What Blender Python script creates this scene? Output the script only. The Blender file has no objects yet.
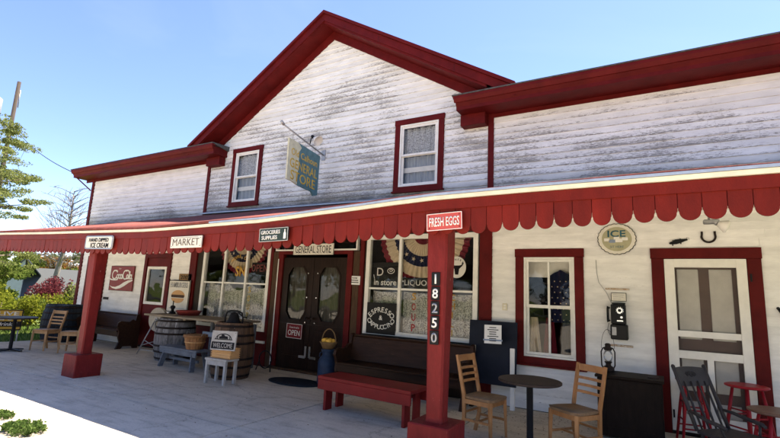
import bpy, bmesh, math, random
from mathutils import Vector, Matrix
R = math.radians
rnd = random.Random(7)
scene = bpy.context.scene
col = scene.collection
# ------------------------------------------------------------------ camera
CAM = Vector((4.2908, -7.508, 1.6))
yaw, pitch, roll = -0.5363028, 0.1675201, 0.0469079
fw = Vector((math.sin(yaw)*math.cos(pitch), math.cos(yaw)*math.cos(pitch), math.sin(pitch)))
r0 = Vector((math.cos(yaw), -math.sin(yaw), 0)); u0 = r0.cross(fw)
rr = r0*math.cos(roll)+u0*math.sin(roll); uu = -r0*math.sin(roll)+u0*math.cos(roll)
cd = bpy.data.cameras.new('camera'); cam = bpy.data.objects.new('camera', cd); col.objects.link(cam)
m = Matrix((rr, uu, -fw)).transposed().to_4x4(); m.translation = CAM; cam.matrix_world = m
cd.sensor_width = 36; cd.lens = 457.4865/780*36; cd.clip_start = 0.05; cd.clip_end = 3000
scene.camera = cam
def ray(a, b):
    return fw + (a-390)/457.4865*rr - (b-219)/457.4865*uu
# ------------------------------------------------------------------ light
SX, SY, SZ = 0.5, 1.0, 2.4
el = math.atan2(SZ, math.hypot(SX, SY)); az = math.atan2(SX, SY)
w = bpy.data.worlds.new('World'); scene.world = w; w.use_nodes = True
nt = w.node_tree; bg = nt.nodes['Background']
sky = nt.nodes.new('ShaderNodeTexSky'); sky.sky_type = 'NISHITA'; sky.sun_disc = False
sky.sun_elevation = el; sky.sun_rotation = az; sky.air_density = 0.8; sky.dust_density = 0.15; sky.ozone_density = 6.0
mt_ = nt.nodes.new('ShaderNodeMix'); mt_.data_type = 'RGBA'; mt_.blend_type = 'MULTIPLY'; mt_.inputs[0].default_value = 1; mt_.inputs[7].default_value = (1.12, 0.96, 0.97, 1)
nt.links.new(sky.outputs[0], mt_.inputs[6]); 
wtc = nt.nodes.new('ShaderNodeTexCoord'); wmp = nt.nodes.new('ShaderNodeMapping'); wmp.inputs['Scale'].default_value = (1.2, 3.0, 4.5); wmp.inputs['Rotation'].default_value = (0.2, 0.3, 0.5); nt.links.new(wtc.outputs['Generated'], wmp.inputs[0])
wno = nt.nodes.new('ShaderNodeTexNoise'); wno.inputs['Scale'].default_value = 1.3; wno.inputs['Detail'].default_value = 7; wno.inputs['Roughness'].default_value = 0.55; wno.inputs['Distortion'].default_value = 0.6; nt.links.new(wmp.outputs[0], wno.inputs['Vector'])
wra = nt.nodes.new('ShaderNodeMapRange'); wra.inputs[1].default_value = 0.50; wra.inputs[2].default_value = 0.80; wra.inputs[4].default_value = 0.10; nt.links.new(wno.outputs[0], wra.inputs[0])
wcl = nt.nodes.new('ShaderNodeMix'); wcl.data_type = 'RGBA'; wcl.inputs[7].default_value = (3.2, 3.5, 4.0, 1); nt.links.new(wra.outputs[0], wcl.inputs[0]); nt.links.new(mt_.outputs[2], wcl.inputs[6]); nt.links.new(wcl.outputs[2], bg.inputs[0])
bg.inputs[1].default_value = 0.068
sd = bpy.data.lights.new('sun', 'SUN'); sun = bpy.data.objects.new('sun', sd); col.objects.link(sun)
sd.energy = 4.4; sd.angle = R(0.5); sd.color = (1.0, 0.89, 0.72)
sun.rotation_euler = Vector((SX, SY, SZ)).to_track_quat('Z', 'Y').to_euler()
vs = scene.view_settings; vs.view_transform = 'Standard'; vs.look = 'None'; vs.gamma = 1; vs.use_curve_mapping = False
vs.exposure = 2.45
# ------------------------------------------------------------------ materials
def node(nt, t, **k):
    n = nt.nodes.new(t)
    for a, v in k.items(): setattr(n, a, v)
    return n
def mat(name, c, rough=0.7, var=0.25, scale=6.0, bump=0.0, bscale=40.0, c2=None, metal=0.0, stretch=None, spec=None, island=0, wear=None, wearamt=0.6, wscale=14.0):
    """procedural paint/wood/metal: two noises vary the colour, optional wear patches of a second colour, optional bump"""
    M = bpy.data.materials.new(name); M.use_nodes = True; t = M.node_tree; b = t.nodes['Principled BSDF']
    b.inputs['Roughness'].default_value = rough; b.inputs['Metallic'].default_value = metal
    b.inputs['Specular IOR Level'].default_value = spec if spec is not None else (0.10 if max(c) < .12 else (0.16 if c[0] > 5*c[1] else 0.35))
    tc = node(t, 'ShaderNodeTexCoord'); src = tc.outputs['Object']
    if stretch:
        mp = node(t, 'ShaderNodeMapping'); mp.inputs['Scale'].default_value = stretch
        t.links.new(src, mp.inputs[0]); src = mp.outputs[0]
    n1 = node(t, 'ShaderNodeTexNoise'); n1.inputs['Scale'].default_value = scale; n1.inputs['Detail'].default_value = 6; n1.inputs['Roughness'].default_value = 0.65
    t.links.new(src, n1.inputs['Vector'])
    rp = node(t, 'ShaderNodeValToRGB'); rp.color_ramp.elements[0].position = 0.3; rp.color_ramp.elements[1].position = 0.7
    a = c2 if c2 else tuple(x*(1-var) for x in c)
    z = c if c2 else tuple(min(1, x*(1+var*0.5)) for x in c)
    rp.color_ramp.elements[0].color = (*a, 1); rp.color_ramp.elements[1].color = (*z, 1)
    t.links.new(n1.outputs[0], rp.inputs[0]); out = rp.outputs[0]
    if wear:
        n2 = node(t, 'ShaderNodeTexNoise'); n2.inputs['Scale'].default_value = wscale; n2.inputs['Detail'].default_value = 8; n2.inputs['Roughness'].default_value = 0.75
        t.links.new(src, n2.inputs['Vector'])
        r2 = node(t, 'ShaderNodeValToRGB'); r2.color_ramp.elements[0].position = wearamt; r2.color_ramp.elements[1].position = wearamt+0.05
        t.links.new(n2.outputs[0], r2.inputs[0])
        mx = node(t, 'ShaderNodeMix', data_type='RGBA'); t.links.new(r2.outputs[0], mx.inputs[0]); t.links.new(out, mx.inputs[6]); mx.inputs[7].default_value = (*wear, 1)
        out = mx.outputs[2]
    if island:
        gm = node(t, 'ShaderNodeNewGeometry'); ir = node(t, 'ShaderNodeMapRange'); ir.inputs[3].default_value = 1-island; ir.inputs[4].default_value = 1+island; t.links.new(gm.outputs['Random Per Island'], ir.inputs[0])
        vm = node(t, 'ShaderNodeVectorMath', operation='SCALE'); t.links.new(out, vm.inputs[0]); t.links.new(ir.outputs[0], vm.inputs['Scale']); out = vm.outputs[0]
    t.links.new(out, b.inputs['Base Color'])
    if bump:
        n3 = node(t, 'ShaderNodeTexNoise'); n3.inputs['Scale'].default_value = bscale; n3.inputs['Detail'].default_value = 5
        t.links.new(src, n3.inputs['Vector'])
        bp = node(t, 'ShaderNodeBump'); bp.inputs['Strength'].default_value = bump; bp.inputs['Distance'].default_value = 0.01
        t.links.new(n3.outputs[0], bp.inputs['Height']); t.links.new(bp.outputs[0], b.inputs['Normal'])
    return M

def siding_mat(name, base, grey, peel_lo, peel_hi, zlo, zhi, big=0.5, dirt=0.0, dirt_z=3.5):
    """white clapboard paint that has flaked off in long streaks along the boards; more of it low down"""
    M = bpy.data.materials.new(name); M.use_nodes = True; t = M.node_tree; b = t.nodes['Principled BSDF']
    b.inputs['Roughness'].default_value = 0.75; b.inputs['Specular IOR Level'].default_value = 0.3
    tc = node(t, 'ShaderNodeTexCoord'); L = t.links
    def noise(sc, det, rg, mul):
        mp = node(t, 'ShaderNodeMapping'); mp.inputs['Scale'].default_value = mul; L.new(tc.outputs['Object'], mp.inputs[0])
        n = node(t, 'ShaderNodeTexNoise'); n.inputs['Scale'].default_value = sc; n.inputs['Detail'].default_value = det; n.inputs['Roughness'].default_value = rg
        L.new(mp.outputs[0], n.inputs['Vector']); return n.outputs[0]
    def math_(op, a, b_=None, c_=None):
        n = node(t, 'ShaderNodeMath', operation=op)
        for i, v in enumerate((a, b_, c_)):
            if v is None: continue
            if isinstance(v, (int, float)): n.inputs[i].default_value = v
            else: L.new(v, n.inputs[i])
        return n.outputs[0]
    sep = node(t, 'ShaderNodeSeparateXYZ'); L.new(tc.outputs['Object'], sep.inputs[0])
    mr = node(t, 'ShaderNodeMapRange'); mr.inputs[1].default_value = zlo; mr.inputs[2].default_value = zhi; mr.inputs[3].default_value = peel_lo; mr.inputs[4].default_value = peel_hi
    L.new(sep.outputs[2], mr.inputs[0])
    fine = noise(1.0, 10, 0.82, (15, 15, 75)); large = noise(1.0, 3, 0.5, (0.6, 0.5, 1.3))
    # each course its own luck: noise sampled on floor(z / exposure)
    fl = math_('FLOOR', math_('DIVIDE', sep.outputs[2], 0.112))
    wn = node(t, 'ShaderNodeTexNoise'); wn.noise_dimensions = '2D'; wn.inputs['Scale'].default_value = 1.0; wn.inputs['Detail'].default_value = 2
    cb = node(t, 'ShaderNodeCombineXYZ'); L.new(math_('MULTIPLY', sep.outputs[0], 0.9), cb.inputs[0]); L.new(math_('MULTIPLY', fl, 7.31), cb.inputs[1]); L.new(cb.outputs[0], wn.inputs['Vector'])
    # the lower edge of each board flakes first
    fr = math_('FRACT', math_('DIVIDE', sep.outputs[2], 0.112))
    edge = math_('MULTIPLY', math_('POWER', math_('SUBTRACT', 1.0, fr), 2.0), 0.13)
    s = math_('ADD', math_('ADD', math_('MULTIPLY', fine, 1.15), math_('MULTIPLY', large, big)), math_('ADD', math_('MULTIPLY', wn.outputs[0], 0.22), edge))
    s = math_('ADD', s, mr.outputs[0])
    pk = node(t, 'ShaderNodeMapRange'); pk.inputs[1].default_value = 1.225; pk.inputs[2].default_value = 1.265; L.new(s, pk.inputs[0])
    greyn = noise(1.0, 6, 0.6, (5, 5, 50))
    gr = node(t, 'ShaderNodeValToRGB'); gr.color_ramp.elements[0].color = (*[x*0.55 for x in grey], 1); gr.color_ramp.elements[1].color = (*[x*1.35 for x in grey], 1)
    gr.color_ramp.elements[0].position = 0.3; gr.color_ramp.elements[1].position = 0.72; L.new(greyn, gr.inputs[0])
    pn = noise(1.0, 5, 0.6, (2.5, 2.5, 9))
    pr = node(t, 'ShaderNodeValToRGB'); pr.color_ramp.elements[0].color = (*[x*0.82 for x in base], 1); pr.color_ramp.elements[1].color = (*base, 1)
    pr.color_ramp.elements[0].position = 0.3; pr.color_ramp.elements[1].position = 0.6; L.new(pn, pr.inputs[0])
    gm = node(t, 'ShaderNodeNewGeometry'); ir = node(t, 'ShaderNodeMapRange'); ir.inputs[3].default_value = .90; ir.inputs[4].default_value = 1.02; L.new(gm.outputs['Random Per Island'], ir.inputs[0])
    vm = node(t, 'ShaderNodeVectorMath', operation='SCALE'); L.new(pr.outputs[0], vm.inputs[0]); L.new(ir.outputs[0], vm.inputs['Scale'])
    mx = node(t, 'ShaderNodeMix', data_type='RGBA'); L.new(pk.outputs[0], mx.inputs[0]); L.new(vm.outputs[0], mx.inputs[6]); L.new(gr.outputs[0], mx.inputs[7])
    out = mx.outputs[2]
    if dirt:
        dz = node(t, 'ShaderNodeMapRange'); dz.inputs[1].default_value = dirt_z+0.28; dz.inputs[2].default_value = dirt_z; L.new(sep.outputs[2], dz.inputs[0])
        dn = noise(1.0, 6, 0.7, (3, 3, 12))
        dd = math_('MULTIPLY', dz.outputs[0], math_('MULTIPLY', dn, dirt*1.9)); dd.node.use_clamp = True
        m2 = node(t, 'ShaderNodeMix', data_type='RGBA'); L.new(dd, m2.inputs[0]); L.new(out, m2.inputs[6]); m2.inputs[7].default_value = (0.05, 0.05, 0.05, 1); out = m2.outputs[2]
    L.new(out, b.inputs['Base Color'])
    bp = node(t, 'ShaderNodeBump'); bp.inputs['Strength'].default_value = 0.5; bp.inputs['Distance'].default_value = 0.004
    L.new(math_('SUBTRACT', math_('MULTIPLY', greyn, 0.3), pk.outputs[0]), bp.inputs['Height']); L.new(bp.outputs[0], b.inputs['Normal'])
    return M

def glass_mat(name='window_glass', tint=(1, 1, 1)):
    M = bpy.data.materials.new(name); M.use_nodes = True; t = M.node_tree; t.nodes.clear(); L = t.links
    o = node(t, 'ShaderNodeOutputMaterial'); tr = node(t, 'ShaderNodeBsdfTransparent'); tr.inputs[0].default_value = (*tint, 1)
    gl = node(t, 'ShaderNodeBsdfGlossy'); gl.inputs['Roughness'].default_value = 0.02; mx = node(t, 'ShaderNodeMixShader')
    fr = node(t, 'ShaderNodeFresnel'); fr.inputs[0].default_value = 1.5
    mu = node(t, 'ShaderNodeMath', operation='MULTIPLY'); mu.inputs[1].default_value = 0.8; mu.use_clamp = True
    n = node(t, 'ShaderNodeTexNoise'); n.inputs['Scale'].default_value = 2.2; n.inputs['Detail'].default_value = 1
    tc = node(t, 'ShaderNodeTexCoord'); L.new(tc.outputs['Object'], n.inputs['Vector'])
    bp = node(t, 'ShaderNodeBump'); bp.inputs['Strength'].default_value = 0.25; bp.inputs['Distance'].default_value = 0.02; L.new(n.outputs[0], bp.inputs['Height']); L.new(bp.outputs[0], gl.inputs['Normal'])
    L.new(fr.outputs[0], mu.inputs[0]); L.new(mu.outputs[0], mx.inputs[0]); L.new(tr.outputs[0], mx.inputs[1]); L.new(gl.outputs[0], mx.inputs[2]); L.new(mx.outputs[0], o.inputs[0])
    return M
def lace_mat(name, c, sc=38, hole=0.42):
    M = bpy.data.materials.new(name); M.use_nodes = True; t = M.node_tree; t.nodes.clear(); L = t.links
    o = node(t, 'ShaderNodeOutputMaterial'); tr = node(t, 'ShaderNodeBsdfTransparent'); df = node(t, 'ShaderNodeBsdfDiffuse'); df.inputs[0].default_value = (*c, 1)
    tl = node(t, 'ShaderNodeBsdfTranslucent'); tl.inputs[0].default_value = (*c, 1); ms = node(t, 'ShaderNodeMixShader'); ms.inputs[0].default_value = 0.3
    L.new(df.outputs[0], ms.inputs[1]); L.new(tl.outputs[0], ms.inputs[2])
    tc = node(t, 'ShaderNodeTexCoord'); v = node(t, 'ShaderNodeTexVoronoi'); v.inputs['Scale'].default_value = sc; L.new(tc.outputs['Object'], v.inputs['Vector'])
    n = node(t, 'ShaderNodeTexNoise'); n.inputs['Scale'].default_value = sc*0.4; n.inputs['Detail'].default_value = 4; L.new(tc.outputs['Object'], n.inputs['Vector'])
    ad = node(t, 'ShaderNodeMath', operation='ADD'); mu = node(t, 'ShaderNodeMath', operation='MULTIPLY'); mu.inputs[1].default_value = 0.8
    L.new(n.outputs[0], mu.inputs[0]); L.new(mu.outputs[0], ad.inputs[0]); L.new(v.outputs['Distance'], ad.inputs[1])
    rp = node(t, 'ShaderNodeValToRGB'); rp.color_ramp.elements[0].position = hole+0.3; rp.color_ramp.elements[1].position = hole+0.5; rp.color_ramp.elements[1].color = (.55, .55, .55, 1)
    L.new(ad.outputs[0], rp.inputs[0]); mx = node(t, 'ShaderNodeMixShader'); L.new(rp.outputs[0], mx.inputs[0]); L.new(ms.outputs[0], mx.inputs[1]); L.new(tr.outputs[0], mx.inputs[2])
    L.new(mx.outputs[0], o.inputs[0]); return M
def leaf_mat(name, c1, c2, trans=0.45):
    M = bpy.data.materials.new(name); M.use_nodes = True; t = M.node_tree; t.nodes.clear(); L = t.links
    o = node(t, 'ShaderNodeOutputMaterial'); df = node(t, 'ShaderNodeBsdfDiffuse'); tl = node(t, 'ShaderNodeBsdfTranslucent'); ms = node(t, 'ShaderNodeMixShader'); ms.inputs[0].default_value = trans
    g = node(t, 'ShaderNodeNewGeometry'); rp = node(t, 'ShaderNodeValToRGB'); rp.color_ramp.elements[0].color = (*c1, 1); rp.color_ramp.elements[1].color = (*c2, 1)
    L.new(g.outputs['Random Per Island'], rp.inputs[0]); L.new(rp.outputs[0], df.inputs[0]); L.new(rp.outputs[0], tl.inputs[0])
    L.new(df.outputs[0], ms.inputs[1]); L.new(tl.outputs[0], ms.inputs[2]); L.new(ms.outputs[0], o.inputs[0]); return M

def concrete_mat():
    M_ = bpy.data.materials.new('broom finished concrete'); M_.use_nodes = True; t = M_.node_tree; b = t.nodes['Principled BSDF']; L = t.links
    b.inputs['Roughness'].default_value = .92; b.inputs['Specular IOR Level'].default_value = .2
    tc = node(t, 'ShaderNodeTexCoord')
    def nz(sc, det=6, rg=.6, st=(1, 1, 1)):
        mp = node(t, 'ShaderNodeMapping'); mp.inputs['Scale'].default_value = st; L.new(tc.outputs['Object'], mp.inputs[0])
        n = node(t, 'ShaderNodeTexNoise'); n.inputs['Scale'].default_value = sc; n.inputs['Detail'].default_value = det; n.inputs['Roughness'].default_value = rg; L.new(mp.outputs[0], n.inputs['Vector']); return n.outputs[0]
    def ramp(v, p0, c0, p1, c1):
        r = node(t, 'ShaderNodeValToRGB'); e = r.color_ramp.elements; e[0].position = p0; e[0].color = (*c0, 1); e[1].position = p1; e[1].color = (*c1, 1); L.new(v, r.inputs[0]); return r.outputs[0]
    def mul(a, c, f=1.0):
        m_ = node(t, 'ShaderNodeMix', data_type='RGBA', blend_type='MULTIPLY'); m_.inputs[0].default_value = f; L.new(a, m_.inputs[6]); L.new(c, m_.inputs[7]); return m_.outputs[2]
    base = ramp(nz(.8, 8, .6), .3, (.50, .44, .355), .7, (.62, .55, .445))
    base = mul(base, ramp(nz(3.2, 8, .75), .30, (.80, .80, .80), .50, (1, 1, 1)))
    base = mul(base, ramp(nz(38, 4, .7), .30, (.66, .65, .63), .46, (1, 1, 1)))
    base = mul(base, ramp(nz(1.7, 3, .5, (1, 5, 1)), .32, (.8, .8, .8), .5, (1, 1, 1)))
    v = node(t, 'ShaderNodeTexVoronoi'); v.feature = 'DISTANCE_TO_EDGE'; v.inputs['Scale'].default_value = .33
    wn = node(t, 'ShaderNodeTexNoise'); wn.inputs['Scale'].default_value = 1.6; wn.inputs['Detail'].default_value = 8; wn.inputs['Roughness'].default_value = .7; L.new(tc.outputs['Object'], wn.inputs['Vector'])
    va = node(t, 'ShaderNodeVectorMath', operation='MULTIPLY_ADD'); va.inputs[1].default_value = (.9, .9, 0); L.new(wn.outputs['Color'], va.inputs[0]); L.new(tc.outputs['Object'], va.inputs[2]); L.new(va.outputs[0], v.inputs['Vector'])
    crack = ramp(v.outputs['Distance'], .0015, (.35, .34, .33), .005, (1, 1, 1)); base = mul(base, crack, .5)
    L.new(base, b.inputs['Base Color'])
    bp = node(t, 'ShaderNodeBump'); bp.inputs['Strength'].default_value = .5; bp.inputs['Distance'].default_value = .006; L.new(nz(55, 6, .75), bp.inputs['Height']); L.new(bp.outputs[0], b.inputs['Normal']); return M_
RED = (0.098, 0.007, 0.007)
M = {}
M['siding_up'] = siding_mat('flaking white clapboard paint', (0.82, 0.82, 0.81), (0.36, 0.35, 0.335), 0.13, 0.02, 3.4, 7.0, 0.75, 1.0, 3.45)
M['siding_right'] = siding_mat('worn white clapboard paint', (0.82, 0.82, 0.81), (0.34, 0.33, 0.315), 0.20, 0.07, 3.5, 4.9, 0.6, 0.8, 3.45)
M['siding_left'] = siding_mat('cracked white clapboard paint', (0.82, 0.82, 0.81), (0.36, 0.355, 0.345), 0.13, -0.09, 3.4, 4.8, 0.65, 0.7, 3.4)
M['siding_low'] = siding_mat('sheltered white clapboard paint', (0.86, 0.85, 0.82), (0.33, 0.30, 0.26), 0.03, -0.03, 0.0, 2.5, 0.5)
M['red_trim'] = mat('dark red trim paint', RED, 0.55, 0.3, 3, 0.25, 60, wear=(0.17, 0.07, 0.06), wearamt=.715, wscale=22, island=.10)
M['red_fascia'] = mat('red valance paint', (0.150, 0.010, 0.005), 0.55, 0.25, 3, 0.3, 50, stretch=(3, 3, 1), wear=(.06, .012, .01), wearamt=.70, wscale=5, island=.14)
M['red_post'] = mat('worn red post paint', (0.165, 0.014, 0.013), 0.55, 0.25, 5, 0.5, 18, stretch=(3, 3, 1), wear=(0.42, 0.2, 0.17), wearamt=0.655, wscale=14)
M['red_bench'] = mat('red bench paint', (0.18, 0.013, 0.012), 0.5, 0.2, 5, 0.3, 25, wear=(0.45, 0.2, 0.17), wearamt=0.7, wscale=16)
M['roof_red'] = mat('red roll roofing', (0.20, 0.048, 0.038), 0.95, 0.45, 9, 0.5, 120, wear=(0.16, 0.05, 0.045), wearamt=0.56, wscale=11)
M['cream'] = mat('cream painted edge', (0.72, 0.66, 0.5), 0.6, 0.15, 5)
M['metal_strip'] = mat('galvanised flashing', (0.45, 0.50, 0.56), 0.4, 0.2, 8, metal=0.6)
M['roof_dark'] = mat('dark shingles', (0.09, 0.09, 0.09), 0.95, 0.4, 20, 0.5, 90)
M['roof_metal_red'] = mat('red roof metal', (0.2, 0.02, 0.02), 0.5, 0.15, 4)
M['white'] = mat('white paint', (0.78, 0.76, 0.7), 0.5, 0.1, 6, 0.15, 40, wear=(0.4, 0.38, 0.34), wearamt=0.72, wscale=18)
M['sash'] = mat('white sash paint', (0.76, 0.75, 0.7), 0.45, 0.12, 8)
M['glass'] = glass_mat()
M['screen'] = mat('insect screen backing', (0.10, 0.095, 0.09), 0.6, 0.2, 3)
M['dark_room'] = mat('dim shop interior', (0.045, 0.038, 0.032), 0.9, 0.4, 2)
M['brown_door'] = mat('dark stained door wood', (0.019, 0.009, 0.006), 0.4, 0.45, 4, 0.25, 30, stretch=(6, 6, 1))
M['brown_wood'] = mat('brown stained boards', (0.075, 0.042, 0.024), 0.55, 0.45, 5, 0.3, 25, stretch=(8, 8, 0.7))
M['pew_wood'] = mat('old pew varnish', (0.036, 0.017, 0.010), 0.38, 0.4, 4, 0.2, 30, stretch=(1, 5, 6), wear=(0.19, 0.085, 0.03), wearamt=0.66, wscale=2.5)
M['honey'] = mat('honey oak', (0.42, 0.2, 0.07), 0.4, 0.35, 5, 0.15, 40, c2=(0.26, 0.11, 0.035), stretch=(4, 4, 1.2))
M['honey_seat'] = mat('worn oak seat', (0.30, 0.19, 0.105), 0.5, 0.35, 6, 0.2, 40, c2=(0.17, 0.10, 0.05), stretch=(1, 5, 5))
M['tan'] = mat('weathered tan chair wood', (0.38, 0.22, 0.10), 0.5, 0.35, 5, 0.15, 40, stretch=(4, 4, 1.2))
M['table_top'] = mat('dark laminate', (0.040, 0.028, 0.024), 0.5, 0.4, 7, 0.1, 30, stretch=(1, 5, 5))
M['black_iron'] = mat('black iron', (0.015, 0.015, 0.017), 0.45, 0.3, 12, 0.2, 60)
M['black'] = mat('black enamel', (0.010, 0.010, 0.012), 0.25, 0.2, 8)
M['chalkboard'] = mat('navy black board', (0.012, 0.016, 0.028), 0.5, 0.3, 3)
M['paper'] = mat('paper', (0.78, 0.78, 0.76), 0.8, 0.08, 10)
M['chrome'] = mat('chrome', (0.7, 0.7, 0.7), 0.25, 0.1, 5, metal=1.0)
M['grey_wood'] = mat('weathered grey staves', (0.26, 0.25, 0.25), 0.85, 0.5, 6, 0.6, 30, c2=(0.06, 0.057, 0.055), stretch=(3, 3, 0.8), wear=(0.45, 0.45, 0.46), wearamt=0.6, wscale=4, island=.25)
M['grey_bench'] = mat('blue grey weathered plank', (0.15, 0.165, 0.19), 0.8, 0.4, 6, 0.5, 30, stretch=(1, 6, 6))
M['barrel_brown'] = mat('brown barrel staves', (0.12, 0.065, 0.035), 0.7, 0.5, 5, 0.5, 30, stretch=(5, 5, 0.8), island=.25)
M['barrel_dark'] = mat('dark slate staves', (0.020, 0.027, 0.038), 0.5, 0.4, 5, 0.4, 30, stretch=(5, 5, 0.8), island=.25)
M['hoop'] = mat('rusty hoop iron', (0.032, 0.024, 0.022), 0.6, 0.4, 14, metal=0.4)
M['plank'] = mat('tan worn plank', (0.24, 0.19, 0.13), 0.75, 0.4, 5, 0.4, 30, stretch=(1, 6, 6), island=.25)
M['basket'] = mat('bushel basket splint', (0.34, 0.16, 0.06), 0.7, 0.35, 8, 0.4, 40, stretch=(6, 6, 1), island=.25)
M['straw'] = mat('light straw', (0.62, 0.36, 0.15), 0.7, 0.3, 12, 0.4, 60, stretch=(6, 6, 30))
M['stool_white'] = mat('scuffed pale stool paint', (0.42, 0.40, 0.37), 0.8, 0.3, 7, 0.3, 40, wear=(0.16, 0.14, 0.12), wearamt=0.62, wscale=12)
M['stone'] = mat('grindstone', (0.42, 0.38, 0.31), 0.9, 0.25, 10, 0.3, 50)
M['galv'] = mat('galvanised tube', (0.36, 0.36, 0.36), 0.45, 0.25, 10, metal=0.5)
M['enamel_blue'] = mat('dark blue can enamel', (0.028, 0.045, 0.085), 0.4, 0.3, 9)
M['wicker'] = mat('brown wicker', (0.20, 0.12, 0.05), 0.7, 0.4, 25, 0.5, 80)
M['yellow'] = mat('yellow fruit skin', (0.72, 0.42, 0.06), 0.5, 0.25, 10)
M['rubber'] = mat('dark doormat', (0.018, 0.022, 0.03), 0.9, 0.4, 30, 0.5, 90)
M['rocker'] = mat('dark grey brown chair paint', (0.040, 0.036, 0.037), 0.4, 0.3, 10, 0.2, 40)
M['chest'] = mat('nearly black chest wood', (0.014, 0.009, 0.007), 0.6, 0.4, 5, 0.3, 30, stretch=(5, 5, 1))
M['stool_red'] = mat('cherry red stool paint', (0.30, 0.014, 0.022), 0.4, 0.2, 8)
M['seat_brown'] = mat('brown seat', (0.16, 0.085, 0.06), 0.4, 0.35, 8, stretch=(1, 5, 5))
M['concrete'] = concrete_mat()
M['drive'] = mat('pale apron concrete', (0.52, 0.47, 0.39), 0.95, 0.15, 3, 0.4, 80)
M['asphalt'] = mat('asphalt', (0.055, 0.055, 0.055), 0.9, 0.3, 3, 0.4, 90)
M['earth'] = mat('joint dirt', (0.05, 0.045, 0.04), 1, 0.3, 10)
M['lawn'] = mat('lawn', (0.07, 0.11, 0.02), 1, 0.4, 2, 0.3, 40, c2=(0.11, 0.13, 0.04))
M['grass'] = leaf_mat('grass blades', (0.06, 0.12, 0.02), (0.20, 0.26, 0.07))
M['weed'] = leaf_mat('weed leaves', (0.035, 0.075, 0.015), (0.12, 0.17, 0.05))
M['bark'] = mat('bark', (0.14, 0.11, 0.085), 0.95, 0.4, 6, 0.6, 20, stretch=(3, 3, 0.6))
M['twig'] = mat('bare twig bark', (0.19, 0.165, 0.15), 0.9, 0.3, 6)
M['pole'] = mat('weathered utility pole', (0.06, 0.048, 0.042), 0.9, 0.4, 5, 0.5, 20, stretch=(4, 4, 0.4))
M['leaf_pale'] = leaf_mat('pale spring leaves', (0.10, 0.13, 0.035), (0.24, 0.26, 0.10))
M['leaf_mid'] = leaf_mat('mid green leaves', (0.045, 0.075, 0.014), (0.15, 0.18, 0.045))
M['leaf_orange'] = leaf_mat('orange tinted spring leaves', (0.16, 0.12, 0.03), (0.30, 0.14, 0.05))
M['leaf_purple'] = leaf_mat('purple leaves', (0.055, 0.012, 0.02), (0.17, 0.045, 0.05))
M['leaf_hedge'] = leaf_mat('yellow green hedge leaves', (0.09, 0.12, 0.012), (0.22, 0.23, 0.03))
M['house_roof'] = mat('grey asphalt shingles', (0.075, 0.08, 0.085), 0.95, 0.2, 20)
M['house_wall'] = mat('pale house siding', (0.36, 0.37, 0.37), 0.8, 0.1, 3)
M['ceil'] = mat('porch ceiling board paint', (0.80, 0.78, 0.70), 0.8, 0.15, 4)
M['yellow_sign'] = mat('mustard sign paint', (0.50, 0.31, 0.03), 0.6, 0.15, 6)
M['flag_red'] = mat('bunting red cloth', (0.16, 0.014, 0.025), 0.9, 0.2, 6)
M['flag_cream'] = mat('bunting cream cloth', (0.55, 0.46, 0.32), 0.9, 0.2, 6)
M['flag_blue'] = mat('bunting navy cloth', (0.012, 0.016, 0.045), 0.9, 0.2, 6)
M['lace'] = lace_mat('grey white lace', (0.74, 0.73, 0.68), 46, .58)
M['lace_up'] = lace_mat('upper lace', (0.72, 0.74, 0.76), 75, 0.62)
M['sheer_up'] = mat('grey blue sheer cloth', (0.34, 0.38, 0.42), .9, .25, 3, stretch=(12, 12, .6))
M['sheer'] = mat('dim sheer curtain', (0.085, 0.08, 0.065), .9, .3, 3, stretch=(10, 10, .5))
M['letter_black'] = mat('black lettering', (0.012, 0.012, 0.014), 0.6, 0.1, 5)
M['letter_aged'] = mat('faded brown lettering', (0.16, 0.13, 0.10), 0.8, 0.5, 30)
M['letter_white'] = mat('white lettering', (0.78, 0.76, 0.7), 0.6, 0.1, 5)
M['letter_yellow'] = mat('yellow lettering', (0.62, 0.42, 0.06), 0.6, 0.15, 5)
M['letter_gold'] = mat('gold lettering', (0.50, 0.28, 0.04), 0.6, 0.2, 5)
M['letter_red'] = mat('red lettering', (0.36, 0.04, 0.04), 0.6, 0.1, 5)
M['sign_cream'] = mat('aged white sign paint', (0.70, 0.67, 0.58), 0.6, 0.12, 6, wear=(0.42, 0.38, 0.3), wearamt=0.68, wscale=10)
M['sign_green'] = mat('dark slate green sign', (0.035, 0.055, 0.05), 0.55, 0.2, 6)
M['sign_red'] = mat('pinkish red tin sign', (0.50, 0.085, 0.075), 0.5, 0.15, 6)
M['sign_maroon'] = mat('maroon sign', (0.17, 0.012, 0.016), 0.5, 0.15, 6)
M['cola_red'] = mat('old red enamel', (0.22, 0.018, 0.014), 0.4, 0.2, 6)
M['blueframe'] = mat('blue grey sign edge', (0.22, 0.28, 0.38), 0.5, 0.1, 6)
M['number_blk'] = mat('number plate black', (0.014, 0.014, 0.014), 0.45, 0.2, 6)
M['gold_board'] = mat('gold ochre board', (0.23, 0.13, 0.035), 0.6, 0.25, 8)

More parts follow.
